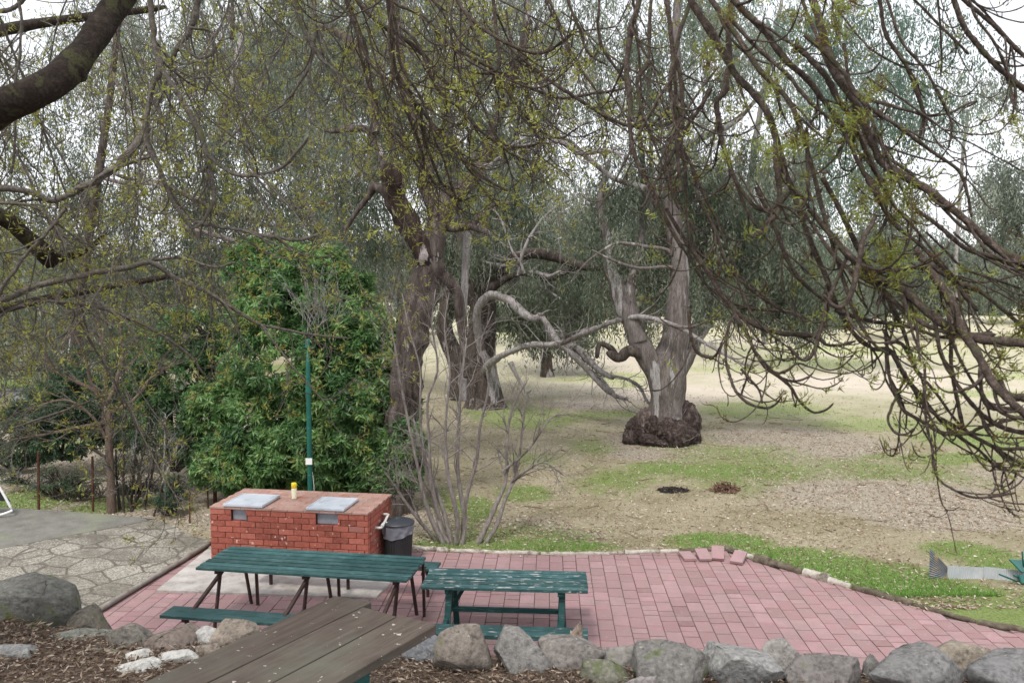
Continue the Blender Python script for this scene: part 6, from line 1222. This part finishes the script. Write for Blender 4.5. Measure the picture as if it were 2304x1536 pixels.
# --- right tree, nearest
r = np.random.default_rng(25); rt = tree('near_tree', 'nearest tree with thick descending branches and bright green tufts filling the right side', 'tree', (3.6, .5, TZ), 'budding trees hanging over the terrace')
mb = MB(); S6 = spl([[4.6, -.8, TZ, .26], [4.2, -.2, 4.0, .21], [3.0, 1.4, 5.6, .14], [1.7, 2.7, 6.2, .09], [.8, 3.3, 6.2, .05]], 60); tubes(mb, S6[:, :3], S6[:, 3], 14, disp=.25, dfreq=5)
S7 = spl([[4.2, -.2, 4.0, .13], [3.9, 1.6, 5.2, .10], [3.0, 3.2, 5.9, .06], [2.0, 4.4, 6.4, .035]], 40); tubes(mb, S7[:, :3], S7[:, 3], 12, disp=.25, dfreq=5); mb.build('trunk', B_LIMB, rt, smooth=True)
mainsR = [([(1650, -60, 9), (1644, 0, 9), (1639, 117, 9), (1636, 200, 8.5), (1613, 240, 8), (1623, 317, 7), (1646, 377, 6), (1679, 467, 5), (1703, 512, 4)], [3, 3]), ([(1500, 470, 5), (1536, 532, 6), (1570, 580, 7), (1603, 629, 7), (1636, 679, 7), (1686, 725, 7), (1749, 749, 7), (1836, 759, 7), (1863, 779, 5), (1900, 778, 4.5), (1926, 769, 4)], [3.2, 3]),
 ([(1530, -60, 11), (1553, 0, 11), (1596, 67, 11), (1636, 133, 10.5), (1659, 173, 10), (1709, 227, 10), (1736, 277, 10), (1769, 383, 9), (1796, 467, 8.5), (1813, 512, 8), (1846, 595, 7.5), (1869, 652, 7.5), (1889, 700, 7), (1929, 759, 6.5), (1966, 785, 6)], [2.9, 2.7]),
 ([(1966, 785, 6.5), (2003, 789, 7), (2036, 849, 6), (2070, 885, 6), (2130, 960, 5), (2200, 1010, 4.5), (2240, 1048, 4), (2276, 1058, 3.5)], [2.7, 2.6]), ([(1600, -60, 9), (1659, 10, 10), (1723, 73, 10), (1743, 103, 9.5), (1776, 143, 9), (1816, 177, 9), (1853, 227, 7), (1873, 253, 6.5), (1920, 310, 6)], [2.9, 2.8]),
 ([(1789, 100, 10), (1823, 133, 9), (1869, 187, 8.5), (1889, 230, 8), (1913, 263, 7), (1950, 350, 6), (1990, 430, 5)], [2.8, 2.7]), ([(1810, -60, 12), (1829, 0, 12), (1846, 50, 12), (1863, 117, 12), (1889, 177, 11.5), (1929, 240, 11), (1953, 300, 11), (1979, 360, 11), (2029, 393, 11), (2083, 423, 11), (2136, 467, 11), (2186, 507, 11), (2253, 565, 12), (2330, 600, 12)], [2.8, 2.5]),
 ([(1960, -60, 6), (1979, 0, 6), (1996, 83, 6), (2036, 143, 6), (2059, 200, 6), (2079, 260, 5.5), (2069, 313, 4.5)], 2.9), ([(2130, -60, 8), (2146, 0, 8), (2169, 60, 8), (2199, 100, 8), (2243, 150, 8), (2320, 215, 8)], 2.9), ([(2130, -50, 6), (2169, 0, 6), (2236, 57, 6), (2286, 110, 6), (2330, 150, 6)], 3),
 ([(1940, 230, 6), (1966, 250, 6), (2009, 277, 6), (2049, 307, 6), (2109, 350, 5.5), (2159, 387, 5), (2176, 433, 4.5), (2183, 487, 4)], 2.7), ([(1746, 300, 8), (1749, 377, 8), (1753, 427, 7.5), (1749, 473, 7), (1728, 500, 6)], 2.6), ([(1640, 377, 5), (1670, 430, 5.5), (1700, 465, 6), (1730, 470, 6), (1748, 455, 6)], 2.65),
 ([(1820, 470, 8), (1863, 520, 9), (1896, 560, 10), (1940, 600, 11), (1986, 629, 12), (2036, 655, 12), (2083, 699, 13), (2123, 729, 13), (2169, 755, 13), (2236, 769, 13), (2330, 778, 13)], [2.7, 2.4]), ([(2060, 560, 9), (2099, 619, 11), (2119, 645, 12), (2143, 685, 13), (2163, 739, 13), (2199, 795, 13), (2236, 862, 13), (2269, 899, 12), (2330, 950, 12)], [2.6, 2.3]),
 ([(2060, 470, 6), (2116, 512, 7), (2169, 555, 7), (2236, 579, 7), (2330, 615, 7)], 2.6), ([(2060, 570, 6), (2113, 609, 7), (2169, 642, 7), (2203, 655, 6.5), (2243, 685, 6), (2330, 760, 6)], 2.6), ([(1990, 740, 5), (1996, 792, 5.5), (1999, 845, 5.5), (2019, 895, 5.5), (2036, 925, 5), (2076, 949, 5), (2119, 975, 5), (2169, 975, 5), (2219, 962, 5), (2330, 930, 6)], [2.7, 2.5]),
 ([(2033, 852, 4), (2009, 912, 4), (1999, 945, 4), (2013, 972, 4), (2036, 979, 3.5), (2060, 965, 3)], 2.6), ([(2140, 740, 6), (2143, 845, 6), (2159, 912, 6), (2169, 962, 5.5), (2203, 989, 5.5), (2253, 1009, 5.5), (2330, 1005, 6)], [2.6, 2.5]), ([(2010, 800, 5), (2083, 912, 5), (2136, 952, 5), (2186, 979, 5), (2260, 1020, 5), (2330, 1060, 5)], 2.6),
 ([(1649, 700, 4.5), (1633, 765, 4.5), (1633, 812, 4.5), (1646, 859, 4.5), (1663, 889, 4.5), (1689, 909, 4.5), (1726, 917, 4), (1746, 905, 3.5), (1759, 889, 3)], [3, 2.9]), ([(1666, 829, 4), (1686, 852, 4), (1706, 875, 3.5), (1713, 905, 3)], 2.9), ([(1640, 680, 6), (1653, 709, 5.5), (1679, 745, 5.5), (1699, 792, 5), (1726, 829, 5), (1759, 852, 5), (1783, 875, 4.5), (1799, 902, 4), (1829, 927, 3.5), (1856, 919, 3.5), (1873, 905, 3)], [3, 2.9]),
 ([(1755, 850, 4), (1780, 858, 4), (1803, 860, 3.5), (1823, 852, 3.5), (1832, 842, 3)], 2.9), ([(1745, 845, 4), (1775, 835, 4), (1800, 820, 3), (1820, 826, 3)], 2.9), ([(1700, 792, 4), (1740, 835, 3.5), (1770, 842, 3)], 2.9), ([(1549, 690, 5), (1556, 762, 5), (1573, 795, 5), (1603, 802, 4.5), (1619, 789, 4), (1621, 769, 3.5)], 3.1),
 ([(1700, 420, 6), (1743, 512, 6.5), (1769, 579, 6.5), (1803, 632, 6), (1846, 669, 5), (1890, 700, 4)], 2.9), ([(1970, 480, 7), (1940, 560, 8), (1925, 620, 8), (1905, 680, 8), (1880, 690, 6), (1850, 660, 5)], 2.5), ([(1440, -60, 9), (1435, 0, 9), (1418, 67, 8.5), (1410, 150, 8), (1418, 217, 8), (1421, 300, 7), (1431, 360, 6.5), (1468, 430, 6.5), (1501, 500, 6), (1536, 560, 6)], [3.2, 3.1]),
 ([(1480, -60, 7), (1501, 0, 7), (1515, 133, 7), (1511, 200, 7), (1521, 253, 7), (1521, 333, 6), (1531, 433, 5)], 3), ([(1600, 200, 6), (1560, 260, 6), (1520, 330, 5.5), (1470, 420, 4.5), (1440, 470, 3)], 3), ([(1560, 380, 5), (1575, 450, 5), (1610, 520, 5), (1640, 600, 4.5), (1700, 660, 4), (1760, 700, 3.5)], 3.1), ([(1900, 100, 5), (1920, 200, 5), (2000, 240, 5), (2100, 260, 4), (2200, 230, 3)], 2.9),
 ([(1880, 700, 5), (1960, 720, 6), (2050, 735, 6), (2130, 760, 5), (2230, 745, 5)], 2.7), ([(1850, 400, 7), (1890, 470, 8), (1930, 560, 8), (1980, 640, 7), (2030, 740, 6), (2060, 830, 5)], 2.7), ([(1900, 300, 6), (1960, 420, 7), (2010, 500, 7), (2080, 560, 6), (2150, 640, 6), (2200, 700, 6)], 2.6), ([(2250, 860, 10), (2270, 890, 11), (2330, 900, 12)], 2.4), ([(2100, 700, 6), (2120, 800, 6), (2180, 900, 6), (2250, 960, 7), (2330, 980, 8)], 2.5)]
hang = hanging(near_pts(S6[25:], 18, r), r, (.8, 1.6), .9, .7, .008, .0035, .3) + hanging(near_pts(S7[15:], 12, r), r, (.8, 1.4), .9, .7, .008, .0035, .3)
A, B = sprays(rt, mainsR, 26, B_TWIG, L_BUDR, 8, 7, L1=(.10, .42), L2=(.04, .17), Lf=.028, Wf=.0046, m=16, tone=.45, leafp=.48, extra=hang, minr=.0021, droop=.5, up=1.6, leafalong=.5, thin=.76, copies=1.15)
# big leaf clusters traced on the right tree
r = np.random.default_rng(29); lm = MB(); E = []; 
for px, py, rd, k in ((1790, 320, 60, 26), (1860, 300, 70, 34), (1910, 270, 36, 16), (1720, 340, 50, 22), (1650, 345, 36, 12), (1650, 240, 36, 12), (1590, 130, 60, 22), (1730, 200, 36, 12), (1960, 200, 40, 14), (2000, 440, 70, 34), (2060, 480, 60, 34), (1930, 460, 60, 26), (2010, 560, 60, 30), (1960, 610, 50, 18), (2060, 710, 40, 18), (2290, 760, 60, 40), (2250, 820, 50, 20), (1880, 90, 50, 22), (1800, 30, 60, 18), (1905, 20, 50, 18), (2090, 880, 24, 8), (2070, 800, 36, 10), (1640, 30, 30, 8), (2280, 300, 50, 18), (2030, 600, 60, 24), (2150, 640, 60, 16)):
    for q in range(int(k*.62)):
        a_ = r.normal(0, .42, 2)*rd; E.append(at(px+a_[0], py+a_[1], 2.6+r.normal(0, .06)))
E = np.array(E); tufts(lm, E, r.normal(0, 1, E.shape)+[0, 0, .7], r, 20, .028, .0038, .40, sp=.022, back=.02); lm.build('leaf_clusters', L_BUDR, rt)
# ================================================================ CAMERA AND LIGHT
cam = bpy.data.cameras.new('camera'); co = bpy.data.objects.new('camera', cam); C.objects.link(co)
co.location = CAM; co.rotation_euler = (math.pi/2-PITCH, 0, 0); cam.sensor_width = 36; cam.lens = F/2304*36; cam.clip_end = 3000; cam.clip_start = .05
cam.dof.use_dof = True; cam.dof.focus_distance = 13; cam.dof.aperture_fstop = 8
bpy.context.scene.camera = co
w = bpy.data.worlds.new('World'); bpy.context.scene.world = w; w.use_nodes = True; nt = w.node_tree; nt.nodes.clear()
EL, AZ = 58, 200       # sun behind and to the left of the camera, veiled by cloud
sky = nt.nodes.new('ShaderNodeTexSky'); sky.sky_type = 'NISHITA'; sky.sun_disc = False; sky.sun_elevation = R(EL); sky.sun_rotation = R(AZ); sky.dust_density = 2.0
hs = N(nt, 'HueSaturation', {'Saturation': .25, 'Value': 1.0, 'Color': sky.outputs[0]}); cloud = N(nt, 'Mix', {}, data_type='RGBA'); cloud.inputs[0].default_value = .55; nt.links.new(hs.outputs[0], cloud.inputs[6]); cloud.inputs[7].default_value = (6.2, 6.3, 6.6, 1)
bg = N(nt, 'Background', {'Color': cloud.outputs[2], 'Strength': .14}); o_ = nt.nodes.new('ShaderNodeOutputWorld'); nt.links.new(bg.outputs[0], o_.inputs[0])
sun = bpy.data.lights.new('sun', 'SUN'); sun.energy = 1.6; sun.angle = R(10); sun.color = (1, .96, .9); so = bpy.data.objects.new('sun', sun); C.objects.link(so)
d = Vector((math.sin(R(AZ))*math.cos(R(EL)), math.cos(R(AZ))*math.cos(R(EL)), math.sin(R(EL)))); so.rotation_euler = d.to_track_quat('Z', 'Y').to_euler(); so.location = (0, -5, 30)
vs = bpy.context.scene.view_settings; vs.view_transform = 'Standard'; vs.look = 'None'; vs.gamma = 1; vs.use_curve_mapping = False; vs.exposure = .78
sc = bpy.context.scene; sc.cycles.max_bounces = 6; sc.cycles.diffuse_bounces = 3; sc.cycles.transparent_max_bounces = 4; sc.cycles.use_denoising = True
